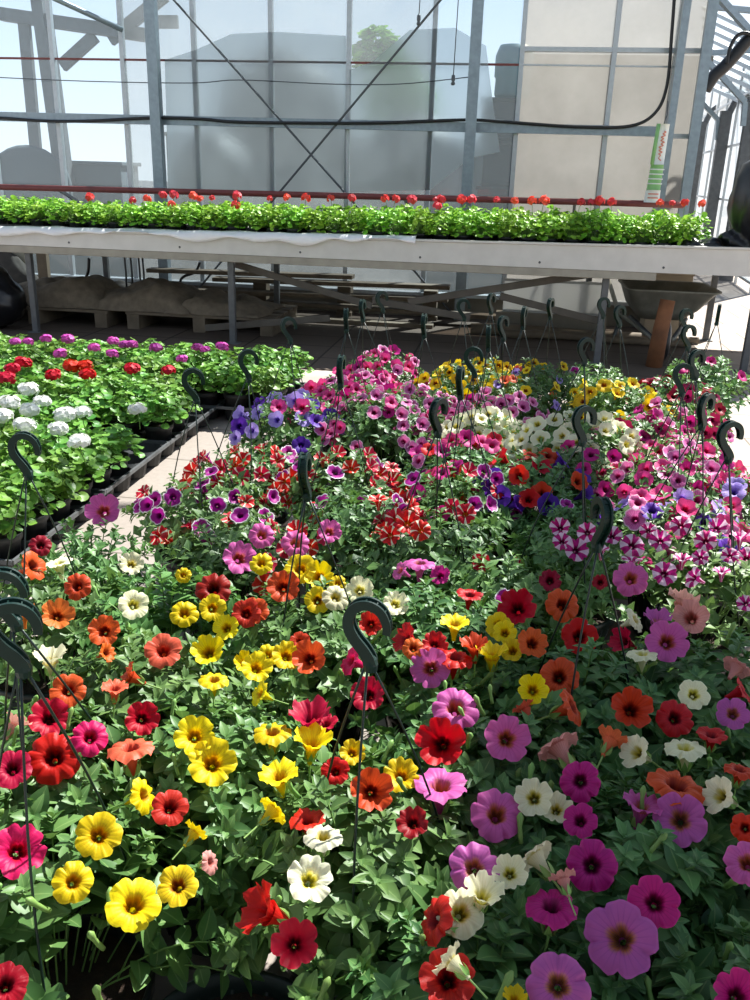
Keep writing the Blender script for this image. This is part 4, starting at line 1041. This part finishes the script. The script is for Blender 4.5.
# hanging white and green label tube
tb = empty('label_tube', toW(*([wp(656, 160, WT - .4)[0], WT - .4]), 0), -YAW); tag(tb, 'slanted white and green printed plastic sleeve hanging on the wall post', 'plastic sleeve')
zt, zb = wp(661, 124, WT - .4)[1], wp(650, 204, WT - .4)[1]; st_, sb_ = wp(664, 124, WT - .4)[0] - wp(656, 160, WT - .4)[0], wp(651, 204, WT - .4)[0] - wp(656, 160, WT - .4)[0]
def tp_(f): return Vector((st_ + (sb_ - st_) * f, 0, zt + (zb - zt) * f))
def sleeve(name, f0, f1, w0, w1, mat, lab=None):
    m = MB(); n = 16; vs = []; fs = []
    for q in range(6):
        f = f0 + (f1 - f0) * q / 5; w = w0 + (w1 - w0) * q / 5; c = tp_(f)
        for k in range(n): a = 2 * PI * k / n; vs.append(c + Vector((w * math.cos(a), .035 * math.sin(a), 0)))
    for q in range(5):
        for k in range(n): fs.append((q * n + k, q * n + (k + 1) % n, (q + 1) * n + (k + 1) % n, (q + 1) * n + k))
    fs += [tuple(range(n)), tuple(range(6 * n - 1, 5 * n - 1, -1))]
    m.add(vs, fs); o = m.build(name, mat, tb, True)
    if lab: o['label'] = lab
    return o
sleeve('sleeve_top', 0, .50, .044, .048, LABW, 'white upper part with orange script print'); sleeve('sleeve_middle', .50, .82, .050, .053, LABG, 'green ribbed middle part'); sleeve('sleeve_end', .82, .98, .058, .060, LABW, 'white lower part with red print')
gs = MB()
gs.tube([tp_(0) + Vector((-.042, -.02, 0)), tp_(.5) + Vector((-.045, -.02, 0))], .015, 8); gs.build('side_stripe', LABG, tb, True)
sc_ = MB()                                          # script-like running line along the sleeve
c = [(.09 + .30 * k / 40, .013 * math.sin(k * 1.15) + .006 * math.sin(k * .4) - .01 * (k / 40) ** 2) for k in range(41)] + [(.42, -.012), (.45, .012)]
sc_.tube([tp_(f) + Vector((dx + .006, -.0365, 0)) for f, dx in c], .0045, 6)
sc_.build('script_print', LABO, tb, True)
for q in range(4):
    m = MB(); f = .56 + .06 * q; m.tube([tp_(f) + Vector((-.055, -.022, 0)), tp_(f) + Vector((-.02, -.035, 0)), tp_(f) + Vector((.02, -.035, 0)), tp_(f) + Vector((.055, -.022, 0))], .005, 6); m.build('white_line', LABW, tb, True)
for q in range(2):
    m = MB(); f = .87 + .05 * q; m.tube([tp_(f) + Vector((-.04, -.034, 0)), tp_(f) + Vector((.0, -.038, 0)), tp_(f) + Vector((.04, -.034, 0))], .005, 6); m.build('red_line', LABO, tb, True)
m = MB(); m.tube([tp_(0), tp_(-.12) + Vector((.02, .05, 0)), tp_(-.3) + Vector((.03, .2, 0))], .004, 6); m.build('cord', RODM, tb, True)

# roof over the house (above the picture): gutters, bars, panes; an added sun blocker over the right front
bw = MB(); bw.box((-1.6, -2.6, 1.65), (10.4, .14, 3.3)); struct(bw.build('wall_front', GREYB))  # unseen solid wall behind the camera, added to cut fill light
rf = MB(); RS, LS, RZ, GZ = WS1 + .15, -6.6, 4.7, 3.35; MS = (RS + LS) / 2
for t in np.arange(-2.4, WT + .1, 1.34):
    rf.bar((RS, t, GZ), (MS, t, RZ), .035, .05); rf.bar((LS, t, GZ), (MS, t, RZ), .035, .05)
rf.bar((MS, -2.5, RZ), (MS, WT, RZ), .08, .12); rf.bar((RS, -2.5, GZ), (RS, WT, GZ), .22, .12); rf.bar((LS, -2.5, GZ), (LS, WT, GZ), .22, .12)
for f in (.33, .66):
    for sd in (RS, LS): rf.bar((sd + (MS - sd) * f, -2.5, GZ + (RZ - GZ) * f), (sd + (MS - sd) * f, WT, GZ + (RZ - GZ) * f), .03, .05)
ro = struct(rf.build('ceiling', STEEL))
for sd in (RS, LS):
    m = MB(); m.add([(sd, -2.5, GZ + .06), (sd, WT, GZ + .06), (MS, WT, RZ + .06), (MS, -2.5, RZ + .06)], [(0, 1, 2, 3)]); m.build('roof_pane', GLASS_R, ro)

# the neighbouring span seen past the corner at the right
SW = []
d = 0
def side(px, t): return wp(px, 160, t)[0]
sd_ = MB(); nS = 0
for px, t, w_ in ((745, 12.6, .17), (719, 15.0, .16), (697, 17.6, .14), (685, 20.6, .13)):
    s = side(px, t); SW.append((s, t)); m = MB(); m.bar((s, t, 0), (s, t, 2.25), w_, .12, 0, Vector((0, 1, 0)))
    m.tube([(s, t, 2.1), (s + .12, t, 2.42), (s + .38, t, 2.62), (s + .8, t, 2.72)], .05, 8)
    struct(m.build('trim_%d' % nn_, STEELD)); nn_ += 1
a, b_ = SW[0], SW[-1]; dx = (b_[0] - a[0]) / (b_[1] - a[1])
sA, tA = a[0] - dx * 1.5, a[1] - 1.5; sB, tB = b_[0] + dx * 8, b_[1] + 8
m = MB(); m.add([(sA + .12, tA, 0.1), (sB + .12, tB, 0.1), (sB + .12, tB, 2.8), (sA + .12, tA, 2.8)], [(0, 1, 2, 3)]); o = struct(m.build('window_20', GLASS_S)); so = o.modifiers.new('t', 'SOLIDIFY'); so.thickness = .006
fr = MB()
for zz in (.12, 1.0, 1.75, 2.4): fr.bar((sA + .08, tA, zz), (sB + .08, tB, zz), .03, .03)
for k in range(16):
    f = k / 15; fr.bar((sA + .08 + (sB - sA) * f, tA + (tB - tA) * f, 0), (sA + .08 + (sB - sA) * f, tA + (tB - tA) * f, 2.8), .03, .03, 0, Vector((0, 1, 0)))
fr.build('window_frame', ALU, o)
tr = MB()                                           # truss members and roof bars of that span
for a, c, w_, t0, t1 in (((716, -6), (756, 38), .13, 12, 12), ((708, 62), (745, 102), .08, 12.4, 12.4), ((702, 103), (718, 120), .07, 15, 15), ((745, 102), (743, 126), .06, 12.4, 12.4), ((718, 120), (717, 140), .06, 15, 15),
                         ((714, 7), (756, 11), .09, 13, 13), ((712, 53), (756, 50), .07, 13, 13)):
    p, q = wp(*a, t0), wp(*c, t1); tr.bar((p[0], t0, p[1]), (q[0], t1, q[1]), w_, .06)
for k in range(9):
    y = 8 + k * 9.5; p, q = wp(704, y, 17.5), wp(760, y + 26, 13.5); tr.bar((p[0], 17.5, p[1]), (q[0], 13.5, q[1]), .07, .05)
struct(tr.build('trim_%d' % nn_, STEEL)); nn_ += 1
cable('hanging_duct_hose', [(705, 90), (714, 76), (724, 67), (735, 55), (748, 40), (765, 26)], 9.0, .055, CABLEM, 'dark crooked duct hose under the neighbouring roof at the upper right', 'hose')
cable('cable', [(727, 64), (730, 48), (737, 36), (746, 33), (756, 38)], 8.95, .016, CABLEM, 'black cable looped around the duct hose at the upper right')

# ------------------------------------------------------------------ stored things under and behind the bench
def local(o, s, t, z=0, rz=0): o.location = toW(s, t, z); o.rotation_euler = (0, 0, -YAW + rz); return o
def bx(px0, py0, px1, py1, t):
    a, b_ = wp(px0, py0, t), wp(px1, py1, t); return a[0], b_[0], b_[1], a[1]
def draped(name, mat, W, D, H, seed, folds=0.032):
    """slumped empty sack: a thick folded cloth heap"""
    rg_ = random.Random(seed); ph = [rg_.uniform(0, 6.28) for _ in range(8)]; nx, ny = 40, 22; vs = []; fs = []
    for j in range(ny + 1):
        for i in range(nx + 1):
            u, v = i / nx * 2 - 1, j / ny * 2 - 1
            e = max(0, 1 - abs(u) ** 2.6) ** .5 * max(0, 1 - abs(v) ** 2.6) ** .5
            f = math.sin(u * 7 + ph[0] + 1.6 * math.sin(v * 3 + ph[1])) * .5 + math.sin(u * 3 - v * 6 + ph[2]) * .5 + .6 * abs(math.sin(u * 11 + v * 5 + ph[3])) ** .6
            vs.append((u * W / 2 * (1 + .05 * math.sin(v * 5 + ph[4])), v * D / 2 * (1 + .06 * math.sin(u * 6 + ph[5])), .005 + H * e * (.75 + .25 * math.sin(u * 2.2 + ph[6])) + folds * f * e))
    for j in range(ny):
        for i in range(nx): a = j * (nx + 1) + i; fs.append((a, a + 1, a + nx + 2, a + nx + 1))
    b = len(vs); vs += [(x, y, 0.0) for x, y, z in vs]
    for j in range(ny):
        for i in range(nx): a = b + j * (nx + 1) + i; fs.append((a, a + nx + 1, a + nx + 2, a + 1))
    per = [i for i in range(nx + 1)] + [(j + 1) * (nx + 1) - 1 for j in range(1, ny + 1)] + [ny * (nx + 1) + i for i in range(nx - 1, -1, -1)] + [j * (nx + 1) for j in range(ny - 1, 0, -1)]
    for k in range(len(per)): p_, q_ = per[k], per[(k + 1) % len(per)]; fs.append((q_, p_, p_ + b, q_ + b))
    m = MB(); m.add(vs, [tuple(max(0, x) for x in f) for f in fs]); return m.build(name, mat, None, True)
def pallet(s, t, L, Dp, label, h=.14, rz=0):
    root = empty('wooden_pallet', toW(s, t), -YAW + rz); tag(root, label, 'pallet', 'pallets under the bench')
    for k in range(5):
        m = MB(); y = -Dp / 2 + .06 + k * (Dp - .12) / 4; m.box((0, y, h - .011), (L, .12, .022)); bevel(m.build('deck_board', WOOD, root), .003)
    for k in range(3):
        m = MB(); x = -L / 2 + .06 + k * (L - .12) / 2; m.box((x, 0, (h - .022) / 2), (.10, Dp, h - .022)); bevel(m.build('bearer', WOOD, root), .003)
PT = 6.95
def sc(px, py, t): return wp(px, py, t)[0]
pallet(sc(60, 330, PT), PT, 1.25, .8, 'wooden pallet under the sacks at the left end of the bench')
pallet(sc(215, 330, PT), PT + .02, 1.2, .8, 'wooden pallet beneath the bench beside the front leg')
for px, t, W, D, H, mt, z, lab in ((55, 6.9, 1.15, .66, .24, SACK, .142, 'flattened brown sack spread on the pallet at the left under the bench'), (150, 6.9, .95, .66, .19, SACK, .142, 'pale brown folded sack lying between the two pallets'),
                               (95, 7.78, .9, .26, .34, SACKD, 0, 'crumpled grey sack heap behind the folded brown sacks'), (10, 7.78, .8, .26, .42, SACKD, 0, 'dark slumped sack heap beside the wooden post'), (225, 6.9, .8, .66, .12, SACK, .142, 'thin folded sack on the second pallet')):
    o = local(draped('sack', mt, W, D, H, int(px * 7 + 1)), sc(px, 320, t), t, z); tag(o, lab, 'sack', 'sacks under the bench')
s = sc(8, 285, 6.3); o = blob('bin_bag', BAGB, [((0, 0, 0), (.22, .22, .2)), ((-.05, 0, .18), (.1, .1, .1))], 3, 15, .05); local(o, s - .12, 6.3, .21); tag(o, 'black bin bag under the left end of the bench', 'bin bag')
m = MB(); m.box((0, 0, .34), (.095, .06, .68)); o = bevel(m.build('timber_post', WOOD)); local(o, sc(44, 270, 7.68), 7.68); tag(o, 'upright timber post behind the sacks at the left', 'post')
m = MB(); m.box((0, 0, .37), (.45, .02, .60)); m.box((-.19, 0, .05), (.05, .03, .1)); m.box((.19, 0, .05), (.05, .03, .1)); o = bevel(m.build('cream_board', mat_plain('cream_paint_board', '#b9b29c', .7, var=.15, scale=4))); local(o, sc(5, 275, 7.86), 7.86); tag(o, 'cream painted board standing behind the sacks at the left end', 'board')
for k, x in enumerate((125, 130, 137, 140)):
    s = sc(x, 275, 7.3); m = MB(); m.tube([(0, 0, 0), (.01, 0, .35), (0, 0, .66)], .009, 8); o = m.build('steel_rod', RODM, None, True); local(o, s, 7.3 + .02 * k); tag(o, '%s of four thin upright rods under the bench counted from the left' % ordn(k + 1), 'rod', 'upright rods under the bench')
# timber stack along the wall, boards one by one
rg = random.Random(8)
bl = [(330, 309, 2.1, 7.70, .30, 'long weathered board on top of the timber stack by the wall'), (300, 316, 2.6, 7.62, .20, 'long pale board in front of the timber stack'), (250, 300, 1.9, 7.80, .34, 'short board tilted on the back of the timber stack'),
      (400, 318, 2.4, 7.64, .10, 'lowest board of the timber stack in front of the wall'), (340, 326, 1.6, 7.4, .022, 'sunlit board lying flat on the floor behind the bench')]
for k, (px, py, L, t, z, lab) in enumerate(bl):
    m = MB(); m.box((0, 0, 0), (L, .14, .035), rot=Matrix.Rotation(rg.uniform(-.015, .015), 3, 'Y')); o = bevel(m.build('timber_board', WOOD), .003); local(o, sc(px, py, t), t, z, rg.uniform(-.02, .02)); tag(o, lab, 'board', 'boards stacked by the wall')
for k, (z, t, lab) in enumerate(((.042, 7.62, 'front'), (.042, 7.78, 'rear'))):
    for q, px in enumerate((255, 330, 430)):
        pass
for q, px in enumerate((262, 345, 430)):
    m = MB(); m.box((0, 0, .13), (.12, .14, .26)); m.box((0, -.01, .02), (.14, .15, .04)); o = bevel(m.build('timber_block', WOOD), .004); local(o, sc(px, 312, 7.86), 7.86); tag(o, 'squared timber block holding the stacked boards, %s from the left' % ordn(q + 1), 'block', 'timber blocks by the wall')
# white board leaning, with frame
s0, s1, z0, z1 = bx(505, 278, 600, 316, 7.45)
m = MB(); m.box((0, 0, (z1 - z0) / 2), (s1 - s0, .025, z1 - z0), rot=None); o = bevel(m.build('white_board', BOARDW), .003); local(o, (s0 + s1) / 2, 7.45, .0 + z0); o['label'] = ''
bd = o
tag(o, 'white translucent panel standing upright under the bench, behind the front leg', 'board')
f = MB()
for zz in (.01, z1 - z0 - .01): f.bar((-(s1 - s0) / 2, -.014, zz), ((s1 - s0) / 2, -.014, zz), .012, .02)
f.build('edge_strip', ALU, bd)
zz = z0
for q, (px0, px1, y, r) in enumerate(((500, 690, 333, .035), (470, 640, 340, .045), (520, 700, 327, .03))):
    t = 7.22 + .10 * (q - 1); a, b_ = sc(px0, y, t), sc(px1, y, t); m = MB(); L = b_ - a; m.tube([(-L / 2, 0, r), (-L / 6, .01, r + .01), (L / 5, -.01, r), (L / 2, 0, r)], [r, r * .95, r * .9, r * .85], 10); o = m.build('wooden_pole', WOOD, None, True); local(o, (a + b_) / 2, t - .02, 0)
    tag(o, ['thin bare wooden pole lying under the white board', 'thickest bare wooden pole on the floor in front of the white board', 'rearmost bare wooden pole lying beneath the bench'][q], 'pole', 'wooden poles on the floor')
m = MB(); m.box((0, 0, zz / 2), (.9, .13, zz)); o = bevel(m.build('concrete_block', KNEE)); local(o, (s0 + s1) / 2, 7.45, 0); tag(o, 'low concrete block carrying the white panel board', 'block')
# wheelbarrow
bt_ = 6.85; s0, s1 = sc(622, 284, bt_), sc(714, 288, bt_); zr = wp(668, 287, bt_)[1]; zb = wp(660, 316, bt_)[1]
wbw = empty('wheelbarrow', toW((s0 + s1) / 2, bt_), -YAW); tag(wbw, 'worn grey steel wheelbarrow standing behind the right bench leg', 'wheelbarrow')
L = s1 - s0; vs = []; fs = []
def ring(x0, x1, y, z, r=.08, n=6):
    out = []
    for cx, cy, a0 in ((x1 - r, y - r, 0), (x0 + r, y - r, PI / 2), (x0 + r, -y + r, PI), (x1 - r, -y + r, 1.5 * PI)):
        for k in range(n): a = a0 + PI / 2 * k / (n - 1); out.append((cx + r * math.cos(a), cy + r * math.sin(a), z))
    return out
rings = [ring(-L * .30, L * .16, .20, zb), ring(-L * .40, L * .30, .27, zb + (zr - zb) * .35), ring(-L * .47, L * .45, .32, zr - .015), ring(-L * .5, L * .5, .345, zr), ring(-L * .5, L * .5, .345, zr + .012), ring(-L * .47, L * .455, .32, zr + .005), ring(-L * .39, L * .29, .262, zb + (zr - zb) * .36 + .005), ring(-L * .29, L * .15, .19, zb + .012)]
k = len(rings[0])
for r_ in rings: vs += r_
for i in range(len(rings) - 1):
    for j in range(k): fs.append((i * k + j, i * k + (j + 1) % k, (i + 1) * k + (j + 1) % k, (i + 1) * k + j))
fs += [tuple(range(k - 1, -1, -1)), tuple(range(7 * k, 8 * k))]
m = MB(); m.add(vs, fs); m.build('tray', BARROW, wbw, True)
WX = -L * .08
for q in (-1, 1):
    m = MB(); m.tube([(WX + q * .30, .85, zr - .02), (WX + q * .24, .3, zb - .03), (WX + q * .16, -.2, zb - .05), (WX + q * .06, -.42, .16)], .018, 10); m.build('handle', BARROW, wbw, True)
    m = MB(); m.tube([(WX + q * .22, .22, zb - .01), (WX + q * .26, .28, .02), (WX + q * .26, .24, .012)], .017, 10); m.build('leg', RODM, wbw, True)
    m = MB(); m.tube([(WX + q * .20, -.1, zb), (WX + q * .07, -.40, .17)], .014, 8); m.build('strut', RODM, wbw, True)
m = MB(); m.lathe([(.04, -.035), (.12, -.035), (.15, -.02), (.16, 0), (.15, .02), (.12, .035), (.04, .035)], 24); o = m.build('wheel', CABLEM, wbw, True); o.rotation_euler = (0, PI / 2, 0); o.location = (WX, -.42, .16)
m = MB(); t = 6.24; sp = sc(664, 345, t); m.tube([(0, 0, 0), (.012, 0, .25), (.035, .02, .46)], [.058, .053, .050], 20, cap=True); o = m.build('timber_stump', WOODO, None, True); local(o, sc(656, 350, t), t); tag(o, 'orange brown round timber stump leaning in front of the wheelbarrow', 'stump')
m = MB(); m.box((0, 0, .25), (.34, .26, .50)); m.box((0, -.001, .515), (.36, .28, .03)); o = bevel(m.build('storage_box', mat_plain('beige_box', '#a89c88', .8, var=.15, scale=4))); local(o, sc(668, 285, 7.75), 7.75); tag(o, 'beige box standing behind the wheelbarrow by the wall', 'box')

# ------------------------------------------------------------------ outside the glass
gd = MB(); gd.box((0, 35, -.09), (120, 53, .10)); struct(gd.build('ground', GROUNDM))
def out(name, mb, mat, s, t, label, cat, z=0, smooth=False, group=None):
    o = mb.build(name, mat, None, smooth); local(o, s, t, z); return tag(o, label, cat, group)
OT = 11.2
s = sc(30, 180, OT); zc = wp(30, 187, OT)[1]
tk = empty('water_tank', toW(s, OT), -YAW + .5); tag(tk, 'round grey tank lying on its side outside the left panes', 'tank')
zc = wp(30, 187, OT)[1]
m = MB(); m.lathe([(.0, -.5), (.46, -.5), (.50, -.46), (.50, .46), (.46, .5), (.0, .5)], 28); o = m.build('drum', GREYB, tk, True); o.location = (0, 0, zc); o.rotation_euler = (PI / 2, 0, 0)
m = MB()
for x in (-.3, .3): m.box((x, 0, (zc - .36) / 2), (.1, .7, max(.1, zc - .36)))
m.build('cradle', GREYB, tk)
m = MB(); s0, s1, z0, z1 = bx(70, 164, 132, 205, 12.5); m.box((0, 0, z1 / 2), (s1 - s0, .6, z1)); m.box((0, 0, z1 + .02), (s1 - s0 + .08, .68, .05)); bevel(out('grey_cabinet', m, GREYB, (s0 + s1) / 2, 12.5, 'grey plant cabinet outside behind the left panes', 'cabinet'), .01)
fr = MB()
for a, c, w_ in (((38, -20), (62, 160), .26), ((0, 14), (150, 36), .22), ((95, 36), (62, 66), .08), ((165, -5), (110, 40), .08), ((24, 20), (36, 150), .07), ((150, 22), (178, 22), .05)):
    p, q = wp(*a, 12), wp(*c, 12); fr.bar((p[0], 12, p[1]), (q[0], 12, q[1]), w_, .15)
p = wp(62, 160, 12); fr.bar((p[0], 12, p[1]), (p[0] + .1, 12, 0), .26, .15)
struct(fr.build('trim_%d' % nn_, STEELD)); nn_ += 1
for px, py, r, hz_, sd_, lab in ((283, 95, .75, 11.6, 1, 'large round grey wrapped bale standing outside behind the crossed rods'), (212, 165, .42, 9.9, 2, 'lower grey wrapped bundle outside beside the first steel post'), (412, 150, .55, 10.0, 3, 'grey wrapped heap outside left of the second steel post')):
    t = hz_; s, z = wp(px, py, t); top = wp(px, py - 50 if sd_ == 1 else py - 40, t)[1]
    o = blob('wrapped_bale', WRAP, [((0, 0, 0), (r, r * .7, top / 2))], 3, sd_, .03); local(o, s, t, top / 2 - .05); tag(o, lab, 'bale', 'wrapped bales outside')
def shrub(px, py, t, r, seed, label):
    s, z = wp(px, py, t); root = empty('shrub', toW(s, t)); tag(root, label, 'shrub', 'shrubs outside the glass')
    g = geranium_foliage('foliage', seed, r, z + r * .7, z - r, 260, .16, BLEAF, GTS); link('foliage', g, root)
    m = MB(); m.tube([(0, 0, 0), (.03, 0, z * .5), (0, 0, z)], [.05, .04, .02], 8); m.build('stem', WOOD, root, True)
shrub(378, 46, 14.0, .32, 901, 'small light green shrub outside, higher of the two'); shrub(399, 84, 12.6, .42, 902, 'rounded green shrub outside next to the torn bubble wrap')
# dark stack seen through the one clear pane
t = 10.4; s = sc(506, 110, t)
zz = 0
for k, (h, w_, mat, nm, lab) in enumerate(((.62, .5, DARKB, 'crate', 'lowest dark crate of the stack outside the clear pane'), (.5, .42, DARKB, 'crate', 'second dark crate of the stack outside the clear pane'), (.46, .46, DARKB, 'crate', 'third dark crate of the stack outside the clear pane'), (.42, .44, DARKB, 'crate', 'topmost dark crate of the stack outside the clear pane'))):
    m = MB(); m.box((0, 0, h / 2), (w_, .5, h)); m.box((0, 0, h - .02), (w_ + .04, .54, .04)); m.box((0, 0, .03), (w_ + .02, .52, .03)); o = bevel(m.build(nm, mat), .01); local(o, s + .03 * (-1) ** k, t, zz); zz += h; tag(o, lab, 'crate', 'crates outside')
m = MB(); m.lathe([(.0, 0), (.17, 0), (.19, .05), (.185, .2), (.2, .22), (.2, .42), (.16, .52), (.0, .54)], 20); out('plastic_barrel', m, TEAL, s + .05, t, 'teal plastic barrel on top of the dark crates outside', 'barrel', zz, True)
m = MB(); s0, s1 = sc(522, 100, 14.5), sc(694, 100, 14.5); m.box((0, 0, 1.4), (s1 - s0 + .2, .25, 2.8)); m.box((0, -.02, 2.85), (s1 - s0 + .3, .4, .12)); bevel(out('storage_shed', m, BEIGE, (s0 + s1) / 2 - .0, 14.5, 'low beige shed wall outside behind the frosted panes', 'shed'), .01)
s0, s1, z0, z1 = bx(168, 136, 516, 205, 15.8)
m = MB(); m.box((0, 0, z1 / 2), (s1 - s0, .2, z1)); m.box((0, 0, z1 + .03), (s1 - s0 + .1, .3, .06))
for k in range(9): m.box((-(s1 - s0) / 2 + (k + .5) * (s1 - s0) / 9, -.13, z1 / 2), (.2, .08, z1))
out('yard_wall', m, GREYB, (s0 + s1) / 2, 15.8, 'dark grey yard wall outside behind the wrapped bales', 'wall')
m = MB(); m.box((0, 0, .28), (WS1 - WS0 - .4, .25, .56)); m.box((0, 0, .58), (WS1 - WS0 - .36, .31, .05)); bevel(out('low_wall', m, GREYB, (WS0 + WS1) / 2, 9.1, 'low grey garden wall just outside the greenhouse end', 'wall'), .01)
m = MB(); m.box((0, 0, .5), (4.2, .1, 1.0)); 
for k in range(22): m.box((-2.05 + k * .195, -.055, .5), (.10, .03, 1.0))
out('white_fence', m, WHITEF, sc(90, 170, 15), 15, 'white slatted fence far outside behind the tank', 'fence')

# ------------------------------------------------------------------ light
w = bpy.data.worlds.new('world'); SC.world = w; w.use_nodes = True; nt_ = w.node_tree; nt_.nodes.clear()
N_ = nt_.nodes.new; ow = N_('ShaderNodeOutputWorld'); bg = N_('ShaderNodeBackground')
tc = N_('ShaderNodeTexCoord'); sp = N_('ShaderNodeSeparateXYZ'); nt_.links.new(tc.outputs['Generated'], sp.inputs[0])
rp = N_('ShaderNodeValToRGB'); cr = rp.color_ramp; cr.elements.new(.5)
for e, (p_, c_) in zip(cr.elements, ((0.0, (1.0, 1.03, 1.07, 1)), (0.18, (.66, .76, .90, 1)), (0.6, (.13, .19, .30, 1)))): e.position = p_; e.color = c_
nt_.links.new(sp.outputs[2], rp.inputs[0]); nt_.links.new(rp.outputs[0], bg.inputs[0]); bg.inputs[1].default_value = 0.95
nt_.links.new(bg.outputs[0], ow.inputs[0])
sd = bpy.data.lights.new('sun', 'SUN'); sd.energy = 8.0; sd.angle = math.radians(0.8); sd.color = (1, .97, .91)
so = link('sun', sd); so.rotation_euler = Vector((-0.42, -0.50, -0.76)).to_track_quat('-Z', 'Y').to_euler()

# added unseen sun blocker under the roof: keeps the sun off the front right of the bed
TOS = Vector((0.42, 0.50, 0.76)); hz_ = 3.1
sh = MB(); c = [Vector((.10, .40, .38)), Vector((1.4, .40, .38)), Vector((1.5, 1.72, .38)), Vector((.24, 1.62, .38))]
q = [p + TOS * ((hz_ - p.z) / TOS.z) for p in c]
sh.add([p for p in q] + [p + Vector((0, 0, .05)) for p in q], [(0, 3, 2, 1), (4, 5, 6, 7), (0, 1, 5, 4), (1, 2, 6, 5), (2, 3, 7, 6), (3, 0, 4, 7)])
o = sh.build('ceiling_sun_blocker', SHADEM); o['kind'] = 'structure'

SC.view_settings.view_transform = 'Standard'; SC.view_settings.look = 'None'; SC.view_settings.gamma = 1; SC.view_settings.exposure = 0.65
SC.view_settings.use_curve_mapping = False
SC.cycles.use_denoising = True
SC.cycles.max_bounces = 8; SC.cycles.transparent_max_bounces = 16; SC.cycles.caustics_reflective = False; SC.cycles.caustics_refractive = False
